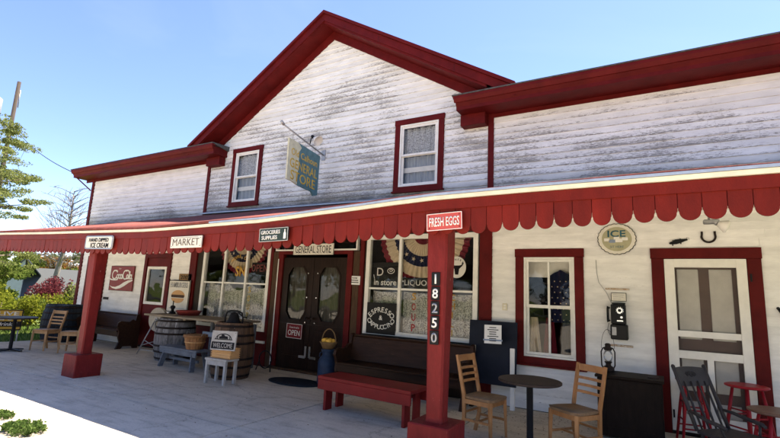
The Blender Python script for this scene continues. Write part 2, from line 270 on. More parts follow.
# ------------------------------------------------------------------ mesh helpers
class MB:
    def __init__(s): s.bm = bmesh.new(); s.mi = 0
    def _tag(s, fs):
        for f in fs: f.material_index = s.mi
    def box(s, x0, x1, y0, y1, z0, z1, mtx=None, bev=0):
        r = bmesh.ops.create_cube(s.bm, size=1)
        vs = r['verts']
        for v in vs: v.co = Vector(((x0+x1)/2+v.co.x*(x1-x0), (y0+y1)/2+v.co.y*(y1-y0), (z0+z1)/2+v.co.z*(z1-z0)))
        fs = {f for v in vs for f in v.link_faces}
        s._tag(fs)
        if bev:
            es = list({e for v in vs for e in v.link_edges})
            b = bmesh.ops.bevel(s.bm, geom=es, offset=bev, segments=1, affect='EDGES')
            s._tag(b['faces']); vs = list({v for f in b['faces'] for v in f.verts} | {v for v in vs if v.is_valid})
        if mtx is not None: bmesh.ops.transform(s.bm, matrix=mtx, verts=[v for v in vs if v.is_valid])
        return s
    def tube(s, pts, rad, seg=8, caps=True):
        pts = [Vector(p) for p in pts]
        if not isinstance(rad, (list, tuple)): rad = [rad]*len(pts)
        rings = []; up = None
        for i, p in enumerate(pts):
            d = (pts[min(i+1, len(pts)-1)]-pts[max(i-1, 0)]).normalized()
            if up is None: up = Vector((0, 0, 1)) if abs(d.z) < 0.9 else Vector((1, 0, 0))
            a = d.cross(up)
            if a.length < 1e-4: a = d.cross(Vector((0, 1, 0)))
            a.normalize(); b = a.cross(d).normalized(); up = b
            rings.append([s.bm.verts.new(p+rad[i]*(a*math.cos(2*math.pi*k/seg)+b*math.sin(2*math.pi*k/seg))) for k in range(seg)])
        fs = []
        for i in range(len(rings)-1):
            for k in range(seg):
                fs.append(s.bm.faces.new((rings[i][k], rings[i][(k+1) % seg], rings[i+1][(k+1) % seg], rings[i+1][k])))
        if caps: fs += [s.bm.faces.new(rings[0][::-1]), s.bm.faces.new(rings[-1])]
        s._tag(fs)
        if seg > 4:
            for f in fs[:(len(rings)-1)*seg]: f.smooth = True
        return s
    def bar(s, a, b, w, h, up=(0, 0, 1), w2=None, h2=None):
        """tapered rectangular bar from a to b"""
        a = Vector(a); b = Vector(b); d = (b-a).normalized(); u = Vector(up)
        x = d.cross(u)
        if x.length < 1e-4: x = d.cross(Vector((0, 1, 0)))
        x.normalize(); u = x.cross(d).normalized(); w2 = w2 or w; h2 = h2 or h
        A = [s.bm.verts.new(a+x*w/2*i+u*h/2*j) for i, j in ((-1, -1), (1, -1), (1, 1), (-1, 1))]
        B = [s.bm.verts.new(b+x*w2/2*i+u*h2/2*j) for i, j in ((-1, -1), (1, -1), (1, 1), (-1, 1))]
        fs = [s.bm.faces.new((A[k], A[(k+1) % 4], B[(k+1) % 4], B[k])) for k in range(4)]
        fs += [s.bm.faces.new(A[::-1]), s.bm.faces.new(B)]; s._tag(fs); return s
    def lathe(s, prof, c=(0, 0, 0), seg=24, mtx=None, smooth=True):
        rings = []; c = Vector(c); vs = []
        for r, z in prof:
            rings.append([s.bm.verts.new(c+Vector((r*math.cos(2*math.pi*k/seg), r*math.sin(2*math.pi*k/seg), z))) for k in range(seg)]); vs += rings[-1]
        fs = []
        for i in range(len(rings)-1):
            for k in range(seg): fs.append(s.bm.faces.new((rings[i][k], rings[i][(k+1) % seg], rings[i+1][(k+1) % seg], rings[i+1][k])))
        for f in fs: f.smooth = smooth
        fs += [s.bm.faces.new(rings[0][::-1]), s.bm.faces.new(rings[-1])]; s._tag(fs)
        if mtx is not None: bmesh.ops.transform(s.bm, matrix=mtx, verts=vs)
        return s
    def prism(s, poly, ax, t0, t1):
        """poly of 2-D points extruded along axis ax ('x','y','z')"""
        def P(a, b, t): return {'x': (t, a, b), 'y': (a, t, b), 'z': (a, b, t)}[ax]
        A = [s.bm.verts.new(P(a, b, t0)) for a, b in poly]; B = [s.bm.verts.new(P(a, b, t1)) for a, b in poly]
        n = len(poly); fs = [s.bm.faces.new((A[k], A[(k+1) % n], B[(k+1) % n], B[k])) for k in range(n)]
        fs += [s.bm.faces.new(A[::-1]), s.bm.faces.new(B)]; s._tag(fs); return s
    def disc(s, cx, y, cz, r, seg=24, t=0.01):
        return s.prism([(cx+r*math.cos(2*math.pi*k/seg), cz+r*math.sin(2*math.pi*k/seg)) for k in range(seg)], 'y', y, y+t)
    def build(s, name, mats, parent=None, **k):
        bmesh.ops.recalc_face_normals(s.bm, faces=s.bm.faces[:])
        return mk(name, s.bm, mats, parent, **k)
def mk(name, bm, mats, parent=None, loc=None, label=None):
    me = bpy.data.meshes.new(name); bm.to_mesh(me); bm.free()
    for q in (mats if isinstance(mats, (list, tuple)) else [mats]): me.materials.append(M[q] if isinstance(q, str) else q)
    o = bpy.data.objects.new(name, me); col.objects.link(o)
    if parent: o.parent = parent
    if loc: o.location = loc
    if label: o['label'] = label
    return o
def thing(name, label, cat, loc=(0, 0, 0), rz=0, group=None):
    o = bpy.data.objects.new(name, None); col.objects.link(o); o.location = loc
    o.rotation_euler = (0, 0, rz) if not isinstance(rz, tuple) else rz
    o.empty_display_size = 0.1
    return tag(o, label, cat, group)
def tag(o, label, cat, group=None):
    o['label'] = label; o['category'] = cat
    if group: o['group'] = group
    return o
def struct(o): o['kind'] = 'structure'; return o
def copy_tree(o, parent=None):
    c = o.copy(); col.objects.link(c); c.parent = parent
    for ch in list(o.children): copy_tree(ch, c)
    return c
# text as thin meshes standing in the XZ plane, facing -Y
def text(parent, s, h, cx, cz, material, y=-0.004, width=None, shear=0, bold=0, ang=0, name='lettering', thick=0.0015):
    cu = bpy.data.curves.new('txt', 'FONT'); cu.body = s; cu.size = 1; cu.align_x = 'CENTER'; cu.extrude = 0.0; cu.shear = shear; cu.offset = bold; cu.resolution_u = 3
    to = bpy.data.objects.new('txt', cu); col.objects.link(to)
    dg = bpy.context.evaluated_depsgraph_get(); dg.update()
    me = bpy.data.meshes.new_from_object(to.evaluated_get(dg)); bpy.data.objects.remove(to); bpy.data.curves.remove(cu)
    xs = [v.co.x for v in me.vertices]; ys = [v.co.y for v in me.vertices]
    if not xs: return None
    hx = max(xs)-min(xs); hy = max(ys)-min(ys); mx_, my = (max(xs)+min(xs))/2, (max(ys)+min(ys))/2
    sy = h/hy; sx = width/hx if width else sy
    ca, sa = math.cos(ang), math.sin(ang)
    bm = bmesh.new(); bm.from_mesh(me); bpy.data.meshes.remove(me)
    for v in bm.verts:
        a, b = (v.co.x-mx_)*sx, (v.co.y-my)*sy
        v.co = Vector((cx+a*ca-b*sa, y, cz+a*sa+b*ca))
    r = bmesh.ops.extrude_face_region(bm, geom=bm.faces[:])
    bmesh.ops.translate(bm, verts=[e for e in r['geom'] if isinstance(e, bmesh.types.BMVert)], vec=(0, thick, 0))
    bmesh.ops.recalc_face_normals(bm, faces=bm.faces[:])
    return mk(name, bm, material, parent)
def arc_text(parent, s, h, cx, cz, r, a0, a1, material, y=-0.004, flip=False):
    n = len(s)
    for i, ch in enumerate(s):
        if ch == ' ': continue
        t = a0+(a1-a0)*(i/(n-1)); x = cx+r*math.sin(t); z = cz+(r*math.cos(t) if not flip else -r*math.cos(t))
        text(parent, ch, h, x, z, material, y, ang=(-t if not flip else t), bold=0.015)
def rrect(w, h, rad, n=4):
    P = []
    for cx, cz, a0 in ((w/2-rad, h/2-rad, 0), (-w/2+rad, h/2-rad, 90), (-w/2+rad, -h/2+rad, 180), (w/2-rad, -h/2+rad, 270)):
        for k in range(n+1): a = R(a0+90*k/n); P.append((cx+rad*math.cos(a), cz+rad*math.sin(a)))
    return P
def strokes(parent, lines, wd, material, y=-0.005, name='lettering', thick=0.0015):
    """hand painted strokes: each a list of (x, z); constant width ribbons"""
    b = MB(); kk = 0
    for ln in lines:
        for i in range(len(ln)-1):
            kk += 1; y_ = y-.00006*kk
            p, q = Vector((ln[i][0], y_, ln[i][1])), Vector((ln[i+1][0], y_, ln[i+1][1]))
            d = (q-p).normalized()*wd*0.35
            w_ = ln[i][2] if len(ln[i]) > 2 else wd
            b.bar(p-d, q+d, w_, thick, up=(0, 1, 0))
    return b.build(name, material, parent)

# ------------------------------------------------------------------ GROUND
def zg(x, y):
    d = max(0.0, -14-x)
    return -0.06-min(4.5, d*0.06)
b = MB(); xs = [-1500, -700, -300, -150, -90, -60, -45, -35, -28, -22, -18, -14, -10.3, 15, 60, 300, 1500]; ys = [-1500, -400, -100, -40, -12, -5, 2, 20, 60, 200, 600, 1500]
V_ = [[b.bm.verts.new((x, y, zg(x, y))) for y in ys] for x in xs]
for i in range(len(xs)-1):
    for j in range(len(ys)-1): b.bm.faces.new((V_[i][j], V_[i+1][j], V_[i+1][j+1], V_[i][j+1]))
struct(b.build('ground', 'lawn'))
# porch floor: concrete panels cast with narrow joints
b = MB()
xj = [-10.3, -8.9, -6.9, -5.1, -2.8, -0.1, 2.0, 4.2, 6.4, 9.2]; yj = [-9.6, -7.4, -5.4, -3.48, -0.05]
for i in range(len(xj)-1):
    for j in range(len(yj)-1):
        g = 0.010; t = rnd.uniform(-0.0015, 0.0015)
        b.box(xj[i]+g, xj[i+1]-g, yj[j]+g, yj[j+1]-g, -0.12, t, bev=0.004)
struct(b.build('porch_floor', 'concrete'))
b = MB(); b.box(-10.28, 9.18, -9.58, -0.06, -0.2, -0.012); struct(b.build('floor_joints', 'earth'))
b = MB(); b.box(-30, 40, -26, -9.6, -0.2, -0.01); b.box(-30, -10.32, -9.6, -3.6, -0.2, -0.012); struct(b.build('bounce_driveway', 'drive'))  # unseen pale ground, widened to bounce sunlight under the porch
b = MB(); b.box(-200, 200, -35, -26.1, -0.2, -0.035); struct(b.build('road', 'asphalt'))

# ------------------------------------------------------------------ THE STORE
store = thing('general_store', 'white clapboard general store with dark red trim, tall front gable and low wings', 'building')
BX0, BX1 = -11.36, 9.0
# openings: x0,x1,z0,z1
H_low = [(-10.78, -9.95, 0.05, 2.30), (-7.83, -6.84, 0.03, 2.36), (-5.45, -3.2, 0.73, 2.74), (-3.05, -0.80, 0.02, 2.78), (-0.62, 1.63, 0.88, 2.74), (2.35, 3.20, 0.76, 2.37), (4.28, 5.33, 0.03, 2.35)]
H_up = [(-4.71, -3.87, 3.68, 4.96), (-0.03, 0.84, 3.68, 4.96)]
def gz(x): return 7.36-0.61*abs(x+1.85)
def grid_wall(b, x0, x1, z0, z1, holes, y0, y1):
    X = sorted({x0, x1, *[h[0] for h in holes if x0 < h[0] < x1], *[h[1] for h in holes if x0 < h[1] < x1]})
    for i in range(len(X)-1):
        a, c = X[i], X[i+1]; mid = (a+c)/2; hs = sorted([h for h in holes if h[0] < mid < h[1]], key=lambda h: h[2]); z = z0
        for h in hs:
            if h[2] > z: b.box(a, c, y0, y1, z, h[2])
            z = max(z, h[3])
        if z < z1: b.box(a, c, y0, y1, z, z1)
b = MB(); grid_wall(b, BX0+.02, BX1, 0, 4.88, H_low+H_up, 0.0, 0.14)
b.prism([(-5.66, 4.88), (1.86, 4.88), (1.86, gz(1.86)), (-1.85, 7.36), (-5.66, gz(-5.66))], 'y', 0.0, 0.14)
b.box(BX0+.02, BX0+.14, 0.14, 9, 0, 4.88); b.box(BX1-.14, BX1, 0.14, 9, 0, 4.88); b.box(BX0, BX1, 9, 9.14, 0, 4.88)
b.prism([(-5.66, 4.88), (1.86, 4.88), (1.86, gz(1.86)), (-1.85, 7.36), (-5.66, gz(-5.66))], 'y', 9.0, 9.14)
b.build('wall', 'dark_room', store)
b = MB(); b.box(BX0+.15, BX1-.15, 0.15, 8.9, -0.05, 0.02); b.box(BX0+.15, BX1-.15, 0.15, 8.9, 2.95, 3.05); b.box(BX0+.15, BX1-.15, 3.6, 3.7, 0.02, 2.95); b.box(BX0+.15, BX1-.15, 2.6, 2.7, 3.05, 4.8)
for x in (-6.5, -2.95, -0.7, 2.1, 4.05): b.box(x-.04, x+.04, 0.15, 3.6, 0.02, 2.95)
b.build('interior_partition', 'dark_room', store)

EXP = 0.112
def siding(name, zone, material, holes):
    """clapboards: zone(z) -> (x0,x1); every course is cut into boards with butt joints"""
    bm = bmesh.new(); z0, z1, rng = zone; n0 = int(math.floor(z0/EXP+0.001)); k = n0
    while k*EXP < z1-0.01:
        za, zb = max(k*EXP, z0), min((k+1)*EXP+0.012, z1); zm = (za+zb)/2; k += 1
        iv = [rng(zm)]
        for h in holes:
            if h[2]-0.03 < zm < h[3]+0.03:
                nv = []
                for a, c in iv:
                    if h[1] <= a or h[0] >= c: nv.append((a, c)); continue
                    if h[0] > a: nv.append((a, h[0]))
                    if h[1] < c: nv.append((h[1], c))
                iv = nv
        for a, c in iv:
            x = a
            while x < c-0.001:
                e = x+rnd.uniform(1.6, 4.2)
                if c-e < 0.5: e = c
                j = rnd.uniform(-0.0015, 0.002); dz = rnd.uniform(-0.002, 0.002); tb = 0.020+j; tt = 0.004+j
                x0_, x1_ = x+0.0008, e-0.0008
                cs = [(-tb, za+dz), (-tt, zb+dz-0.002), (0.004, zb+dz-0.002), (0.004, za+dz)]
                n_ = max(1, int((x1_-x0_)/0.8)); rows = []
                for q in range(n_+1):
                    xx = x0_+(x1_-x0_)*q/n_; wob = 0.0012*math.sin(xx*3.1+k*1.7)
                    rows.append([bm.verts.new((xx, y_, z_+wob)) for y_, z_ in cs])
                for q in range(n_):
                    A, B = rows[q], rows[q+1]
                    for t in (0, 3): bm.faces.new((A[t], B[t], B[(t+1) % 4], A[(t+1) % 4]))
                bm.faces.new(rows[0][::-1]); bm.faces.new(rows[-1]); x = e
    bmesh.ops.recalc_face_normals(bm, faces=bm.faces[:])
    return mk(name, bm, material, store)
siding('clapboard_siding', (3.25, 4.90, lambda z: (BX0+.05, -5.62)), 'siding_left', [])
siding('clapboard_siding', (3.30, 7.36, lambda z: (max(-5.62, -1.85-(7.36-z)/0.61) if z > 4.9 else -5.62, min(1.82, -1.85+(7.36-z)/0.61) if z > 4.9 else 1.82)), 'siding_up', H_up)
siding('clapboard_siding', (3.30, 4.92, lambda z: (1.82, BX1)), 'siding_right', [])
siding('clapboard_siding', (0.0, 3.30, lambda z: (BX0+.05, -5.9)), 'siding_low', H_low)
siding('clapboard_siding', (0.0, 3.30, lambda z: (1.7, BX1)), 'siding_low', H_low)
def sbox(name, x0, x1, y0, y1, z0, z1, material, bev=0.003, parent=None):
    return MB().box(x0, x1, y0, y1, z0, z1, bev=bev).build(name, material, parent or store)
# corner boards and pilasters
for x0, x1, z0, z1, y in ((BX0, BX0+.13, 3.2, 4.9, -.04), (BX0-.01, BX0+.13, 0.0, 3.1, -.04), (-5.72, -5.62, 3.25, 4.88, -.04), (1.78, 1.88, 3.3, 4.9, -.04), (-5.98, -5.74, 0.0, 3.1, -.045), (1.66, 1.87, 0, 3.1, -.045)):
    sbox('corner_board', x0, x1, y, 0.0, z0, z1, 'red_trim')
# panels around shop windows and entry
sbox('shopfront_panel', -5.73, -3.12, -.018, 0.0, 0.0, 0.70, 'red_trim'); sbox('shopfront_panel', -0.80, 1.65, -.018, 0.0, 0.0, 0.86, 'brown_door')
sbox('shopfront_panel', -3.12, -2.96, -.03, 0.0, 0.0, 2.46, 'brown_wood'); sbox('shopfront_panel', -0.95, -0.80, -.03, 0, 0.0, 2.46, 'brown_wood'); sbox('shopfront_panel', -3.2, -3.125, -.04, 0.0, 0.0, 3.1, 'red_trim'); sbox('shopfront_panel', -0.79, -0.70, -.04, 0, 0, 3.1, 'red_trim')
sbox('shopfront_panel', -5.73, 1.65, -.02, 0.0, 2.79, 3.2, 'red_trim')
sbox('water_pipe', -3.9, -3.14, -.10, -.05, 0.47, 0.52, 'white'); 
# main roof
b = MB()
for s in (-1, 1):
    x1 = -1.82+s*4.25
    b.prism([(-1.82, 7.56), (-1.82, 7.70), (x1, 7.70-.61*4.25), (x1, 7.56-.61*4.25)], 'y', -0.42, 9.5)
b.build('main_roof', 'roof_dark', store)
b = MB()
for s in (-1, 1):
    x1 = -1.82+s*4.20; c = lambda z, x: z-.61*abs(x+1.82)
    b.prism([(-1.82, 7.50), (-1.82, 7.66), (x1, c(7.66, x1)), (x1, c(7.50, x1))], 'y', -0.455, -0.425)
    b.prism([(-1.82, 7.665), (-1.82, 7.735), (x1, c(7.735, x1)), (x1, c(7.665, x1))], 'y', -0.50, -0.425)
b.build('rake_board', 'red_trim', store)
b = MB()
for s in (-1, 1):
    for d_ in (1.45, 3.1):
        xx = -1.82+s*d_; zz = 7.58-.61*d_; b.bar((xx, -.4565, zz-.085), (xx+s*.004, -.4565, zz+.08), .0035, .002, up=(0, 1, 0))
b.build('board_joints', 'black_iron', store)
b = MB()
for s in (-1, 1):
    x1 = -1.85+s*(3.72 if s > 0 else 3.85); c = lambda z, x: z-.61*abs(x+1.85)
    b.prism([(-1.85, 7.47), (-1.85, 7.53), (x1, c(7.53, x1)), (x1, c(7.47, x1))], 'y', -0.424, 0.0)
    b.prism([(-1.85, 7.28), (-1.85, 7.468), (x1, c(7.468, x1)), (x1, c(7.28, x1))], 'y', -0.05, 0.0)
b.build('soffit', 'red_trim', store)
# wing cornices and roofs
for x0, x1, e, nm in ((BX0-.02, -5.02, -11.78, 0), (1.30, BX1+.1, 9.3, 1)):
    a, c = (e, x1) if nm == 0 else (x0, e)
    b = MB()
    b.prism([(0.0, 4.87), (-.43, 4.87), (-.43, 4.93), (-.47, 4.99), (-.47, 5.05), (0, 5.09)], 'x', a+.03, c-.03)
    b.box(a, c, -.52, -.43, 5.055, 5.10); b.prism([(-.49, 4.992), (-.52, 5.054), (-.47, 5.054), (-.47, 4.992)], 'x', a+.01, c-.01)
    b.box(a+.03 if nm == 0 else 1.87, c-.5 if nm == 0 else c, -.03, 0, 4.80 if nm else 4.79, 4.868)
    b.build('cornice', 'red_trim', store)
    b = MB(); b.box(-5.60 if nm == 0 else 1.32, -5.10 if nm == 0 else 1.775, -.20, -.0, 4.66, 4.868, bev=.004); b.build('cornice_return', 'red_trim', store)
    b = MB(); b.prism([(-.53, 5.105), (-.53, 5.125), (9.3, 5.55), (9.3, 5.0), (0.2, 5.0)], 'x', a-.02, c+.02); b.build('wing_roof', 'roof_dark', store)
MB().bar((-11.62, -.38, 4.86), (-11.34, -.06, 4.5), .035, .035).build('eave_bracket', 'red_trim', store)
# upper windows
def lace_curtain(parent, x0, x1, z0, z1, y, material, swag=0.0):
    bm = bmesh.new(); n = 60; k = 10; rows = []
    for i in range(n+1):
        x = x0+(x1-x0)*i/n; t = (2*(x-x0)/(x1-x0)-1)
        zt = z1-swag*(1-t*t); rows.append([bm.verts.new((x, y+0.018*math.sin(x*42)+0.008*math.sin(x*91+z*3), z)) for z in [z0+(zt-z0)*j/k for j in range(k+1)]])
    for i in range(n):
        for j in range(k): bm.faces.new((rows[i][j], rows[i+1][j], rows[i+1][j+1], rows[i][j+1])).smooth = True
    return mk('lace_curtain', bm, material, parent)
def sash_window(name, x0, x1, z0, z1, trim, muntin=False, fz=0.5, mats=('red_trim', 'sash')):
    wn = bpy.data.objects.new(name, None); col.objects.link(wn); wn.parent = store
    b = MB(); y = -.045
    b.box(x0, x0+trim, y, .0, z0, z1-trim, bev=.003); b.box(x1-trim, x1, y, .0, z0, z1-trim, bev=.003); b.box(x0-.01, x1+.01, y-.004, 0, z1-trim+.001, z1, bev=.003)
    b.box(x0+trim+.001, x1-trim-.001, y, 0, z0, z0+trim*.8); b.build('window_trim', mats[0], wn)
    MB().box(x0-.02, x1+.02, y-.03, -.002, z0-.035, z0-.001, bev=.004).build('window_sill', mats[0], wn)
    a, c, d, e = x0+trim+.002, x1-trim-.002, z0+trim*.8+.002, z1-trim-.002; f = .055; zm = d+(e-d)*fz
    b = MB(); b.box(a, a+f*.6, -.035, .05, d, e); b.box(c-f*.6, c, -.035, .05, d, e); b.box(a+f*.6, c-f*.6, -.035, .05, e-f*.6, e); b.box(a+f*.6, c-f*.6, -.04, .05, d, d+f*.5); b.build('window_frame', mats[1], wn)
    for nm, za, zb, yy in (('upper_sash', zm-.015, e-f*.62, -.02), ('lower_sash', d+f*.52, zm+.015, .012)):
        aa, cc = a+f*.62, c-f*.62; b = MB(); t = .04
        b.box(aa, aa+t, yy, yy+.028, za, zb); b.box(cc-t, cc, yy, yy+.028, za, zb); b.box(aa+t, cc-t, yy, yy+.028, zb-t, zb); b.box(aa+t, cc-t, yy, yy+.028, za, za+t)
        if muntin: b.box((aa+cc)/2-.016, (aa+cc)/2+.016, yy+.003, yy+.026, za+t, zb-t)
        sh = b.build(nm, mats[1], wn)
        bm = bmesh.new(); v = [bm.verts.new(p) for p in ((aa+t, yy+.014, za+t), (cc-t, yy+.014, za+t), (cc-t, yy+.014, zb-t), (aa+t, yy+.014, zb-t))]; bm.faces.new(v); mk('pane', bm, 'glass', sh)
    return wn, (a, c, d, e, zm)
for x0, x1 in ((-4.80, -3.78), (-.12, .93)):
    wn, q = sash_window('sash_window', x0, x1, 3.60, 5.05, .11)
    cu = lace_curtain(wn, q[0]+.03, q[1]-.03, q[4], q[3]-.03, .09, 'lace_up'); lace_curtain(wn, q[0]+.03, q[1]-.03, q[2]+.03, q[4]+.0, .13, 'sheer_up', .0); MB().box(q[0]+.03, q[1]-.03, .085, .09, q[2]+.30, q[2]+.40).build('curtain_band', 'sash', wn)
wn, q = sash_window('sash_window', 2.266, 3.293, 0.68, 2.457, .13, True, .5)
WR = (wn, q)
# shop windows (white frames, three lights each, one transom bar)
def shop_window(x0, x1, z0, z1, mull, zr):
    wn = bpy.data.objects.new('shop_window', None); col.objects.link(wn); wn.parent = store
    b = MB(); f = .085
    b.box(x0, x0+f, -.05, .04, z0, z1, bev=.003); b.box(x1-f, x1, -.05, .04, z0, z1, bev=.003); b.box(x0+f, x1-f, -.05, .04, z0, z0+f*.9, bev=.003); b.box(x0+f, x1-f, -.05, .04, z1-f, z1)
    for mx_ in mull: b.box(mx_-.028, mx_+.028, -.035, .03, z0+f*.9, z1-f)
    e = [x0+f]+[v for mx_ in mull for v in (mx_-.028, mx_+.028)]+[x1-f]
    for i in range(0, len(e), 2): b.box(e[i], e[i+1], -.022, .022, zr-.018, zr+.018)
    fr = b.build('window_frame', 'sash', wn)
    for i in range(0, len(e), 2):
        for za, zb in ((z0+f*.9, zr-.018), (zr+.018, z1-f)):
            bm = bmesh.new(); v = [bm.verts.new(p) for p in ((e[i], 0, za), (e[i+1], 0, za), (e[i+1], 0, zb), (e[i], 0, zb))]; bm.faces.new(v); mk('pane', bm, 'glass', wn)
    return wn
sw1 = shop_window(-5.47, -3.20, .71, 2.76, (-4.70, -3.95), 1.74)
sw2 = shop_window(-.64, 1.63, .89, 2.76, (.11, .87), 1.74)
for x0, x1, sg in ((-5.38, -4.72, .05), (-4.68, -3.97, .16), (-3.93, -3.29, .10)): lace_curtain(sw1, x0, x1, .78, 1.70+.04, .14, 'lace', sg)
for x0, x1, sg in ((-.56, .09, .02), (.13, .85, .02), (.89, 1.55, .02)): lace_curtain(sw2, x0, x1, .96, 1.70, .14, 'lace', sg)
# entry: frame, transom, double doors
b = MB(); b.box(-2.95, -2.81, -.05, .05, 0, 2.40, bev=.003); b.box(-1.09, -.96, -.05, .05, 0, 2.40, bev=.003); b.box(-2.95, -.96, -.05, .05, 2.401, 2.47, bev=.003); b.box(-2.95, -2.93, -.055, -.05, .02, 2.3); b.build('entry_frame', 'red_trim', store)
MB().box(-2.945, -2.925, -.062, -.051, .05, 2.3).build('entry_bead', 'sash', store)
b = MB(); b.box(-3.05, -.86, -.055, .03, 2.475, 2.505); b.box(-3.05, -3.02, -.055, .03, 2.506, 2.80); b.box(-.89, -.86, -.055, .03, 2.506, 2.80); fr = b.build('transom_frame', 'sash', store)
bm = bmesh.new(); bm.faces.new([bm.verts.new(p) for p in ((-3.02, 0, 2.505), (-.89, 0, 2.505), (-.89, 0, 2.8), (-3.02, 0, 2.8))]); mk('transom_pane', bm, 'glass', fr)
MB().box(-2.95, -.96, -.12, .12, -.02, .05, bev=.01).build('threshold', 'brown_wood', store)
def oct_panel(cx, z0, z1, hw, c):
    return [(cx-hw, z0+c), (cx-hw+c*.7, z0), (cx+hw-c*.7, z0), (cx+hw, z0+c), (cx+hw, z1-c), (cx+hw-c*.7, z1), (cx-hw+c*.7, z1), (cx-hw, z1-c)]
for i, (x0, x1) in enumerate(((-2.80, -1.955), (-1.945, -1.10))):
    d = bpy.data.objects.new('entry_door', None); col.objects.link(d); d.parent = store; cx = (x0+x1)/2
    # frame with an eight sided light: build as ring between rectangle and octagon
    bm = bmesh.new(); z0, z1 = .06, 2.33; oc = oct_panel(cx, 1.02, 2.14, .27, .17)
    rect = [(x0, .95), (x0+.1, .95), (x1-.1, .95), (x1, .95), (x1, z1-.1), (x1-.1, z1), (x0+.1, z1), (x0, z1-.1)]
    def vv(p, y): return bm.verts.new((p[0], y, p[1]))
    rect = [(x0, 1.12), (cx-.2, .95), (cx+.2, .95), (x1, 1.12), (x1, z1-.25), (cx+.2, z1), (cx-.2, z1), (x0, z1-.25)]
    A = [vv(p, -.02) for p in rect]; B = [vv(p, -.02) for p in oc]; C_ = [vv(p, .02) for p in oc]
    for k in range(8): bm.faces.new((A[k], A[(k+1) % 8], B[(k+1) % 8], B[k])); bm.faces.new((B[k], B[(k+1) % 8], C_[(k+1) % 8], C_[k]))
    for p, q_, r_ in ((0, 1, (x0, .95)), (2, 3, (x1, .95)), (4, 5, (x1, z1)), (6, 7, (x0, z1))):
        bm.faces.new((A[p], A[q_], vv(r_, -.02)))
    mk('door_stile', bm, 'brown_door', d)
    b = MB(); b.box(x0, x1, -.02, .03, z0, .949)
    for k in range(8): b.bar((oc[k][0], -.024, oc[k][1]), (oc[(k+1) % 8][0], -.024, oc[(k+1) % 8][1]), .035, .014, up=(0, 1, 0))
    b.build('door_panel', 'brown_door', d)
    b = MB(); b.box(x0+.13, x1-.13, -.032, -.02, .30, .86, bev=.008); b.build('raised_panel', 'brown_door', d)
    bm = bmesh.new(); bm.faces.new([bm.verts.new((p[0], .0, p[1])) for p in oc]); mk('pane', bm, 'glass', d)
    lace_curtain(d, x0+.1, x1-.1, 1.0, 2.2, .06, 'sheer')
    s = 1 if i == 0 else -1; xi = x1 if i == 0 else x0
    b = MB(); b.box(xi-s*.05-.025, xi-s*.05+.025, -.045, -.022, .30, .52); b.box(min(xi-s*.05, xi-s*.22), max(xi-s*.05, xi-s*.22), -.046, -.023, .28, .33); b.build('kick_plate', 'chrome', d)
    b = MB(); b.lathe([(.012, 0), (.012, .03), (.028, .04), (.03, .06), (.012, .075)], seg=12, mtx=Matrix.Translation((xi-s*.07, -.02, 1.08)) @ Matrix.Rotation(R(90), 4, 'X')); b.build('door_knob', 'hoop', d)
    for zz in (.99, 1.5, 2.0):
        MB().lathe([(.012, 0), (.012, .012)], seg=8, mtx=Matrix.Translation((xi-s*.12, -.03, zz)) @ Matrix.Rotation(R(90), 4, 'X')).build('door_stud', 'chrome', d)
# maroon side door with a white framed light
d = bpy.data.objects.new('maroon_door', None); col.objects.link(d); d.parent = store
b = MB(); b.box(-7.92, -7.80, -.05, 0, 0, 2.46, bev=.003); b.box(-6.87, -6.75, -.05, 0, 0, 2.46, bev=.003); b.box(-7.80, -6.87, -.05, 0, 2.34, 2.46); b.build('door_trim', 'red_trim', d)
b = MB(); b.box(-7.798, -6.872, -.02, .02, .03, 1.14); b.box(-7.798, -7.70, -.02, .02, 1.14, 2.338); b.box(-6.98, -6.872, -.02, .02, 1.14, 2.338); b.box(-7.70, -6.98, -.02, .02, 2.05, 2.338); b.build('door_leaf', 'red_trim', d)
b = MB(); b.box(-7.76, -7.69, -.035, .01, 1.10, 2.10); b.box(-6.99, -6.92, -.035, .01, 1.10, 2.10); b.box(-7.69, -6.99, -.035, .01, 2.03, 2.10); b.box(-7.69, -6.99, -.035, .01, 1.10, 1.17); b.build('light_frame', 'sash', d)
bm = bmesh.new(); bm.faces.new([bm.verts.new(p) for p in ((-7.69, 0, 1.17), (-6.99, 0, 1.17), (-6.99, 0, 2.03), (-7.69, 0, 2.03))]); mk('pane', bm, 'glass', d)
MB().lathe([(.012, 0), (.03, .04), (.03, .06), (.01, .07)], seg=12, mtx=Matrix.Translation((-6.93, -.02, 1.0)) @ Matrix.Rotation(R(90), 4, 'X')).build('door_knob', 'chrome', d)
# far left door, white frame in red trim
d = bpy.data.objects.new('glazed_door', None); col.objects.link(d); d.parent = store
b = MB(); b.box(-10.88, -10.74, -.05, 0, 0, 2.40, bev=.003); b.box(-9.98, -9.84, -.05, 0, 0, 2.40, bev=.003); b.box(-10.74, -9.98, -.05, 0, 2.27, 2.40); b.build('door_trim', 'red_trim', d)
b = MB(); b.box(-10.735, -10.60, -.03, .02, .03, 2.265); b.box(-10.12, -9.985, -.03, .02, .03, 2.265); b.box(-10.60, -10.12, -.03, .02, 2.16, 2.265); b.box(-10.60, -10.12, -.03, .02, .03, .92); b.build('door_leaf', 'sash', d)
bm = bmesh.new(); bm.faces.new([bm.verts.new(p) for p in ((-10.60, 0, .92), (-10.12, 0, .92), (-10.12, 0, 2.16), (-10.60, 0, 2.16))]); mk('pane', bm, 'glass', d)
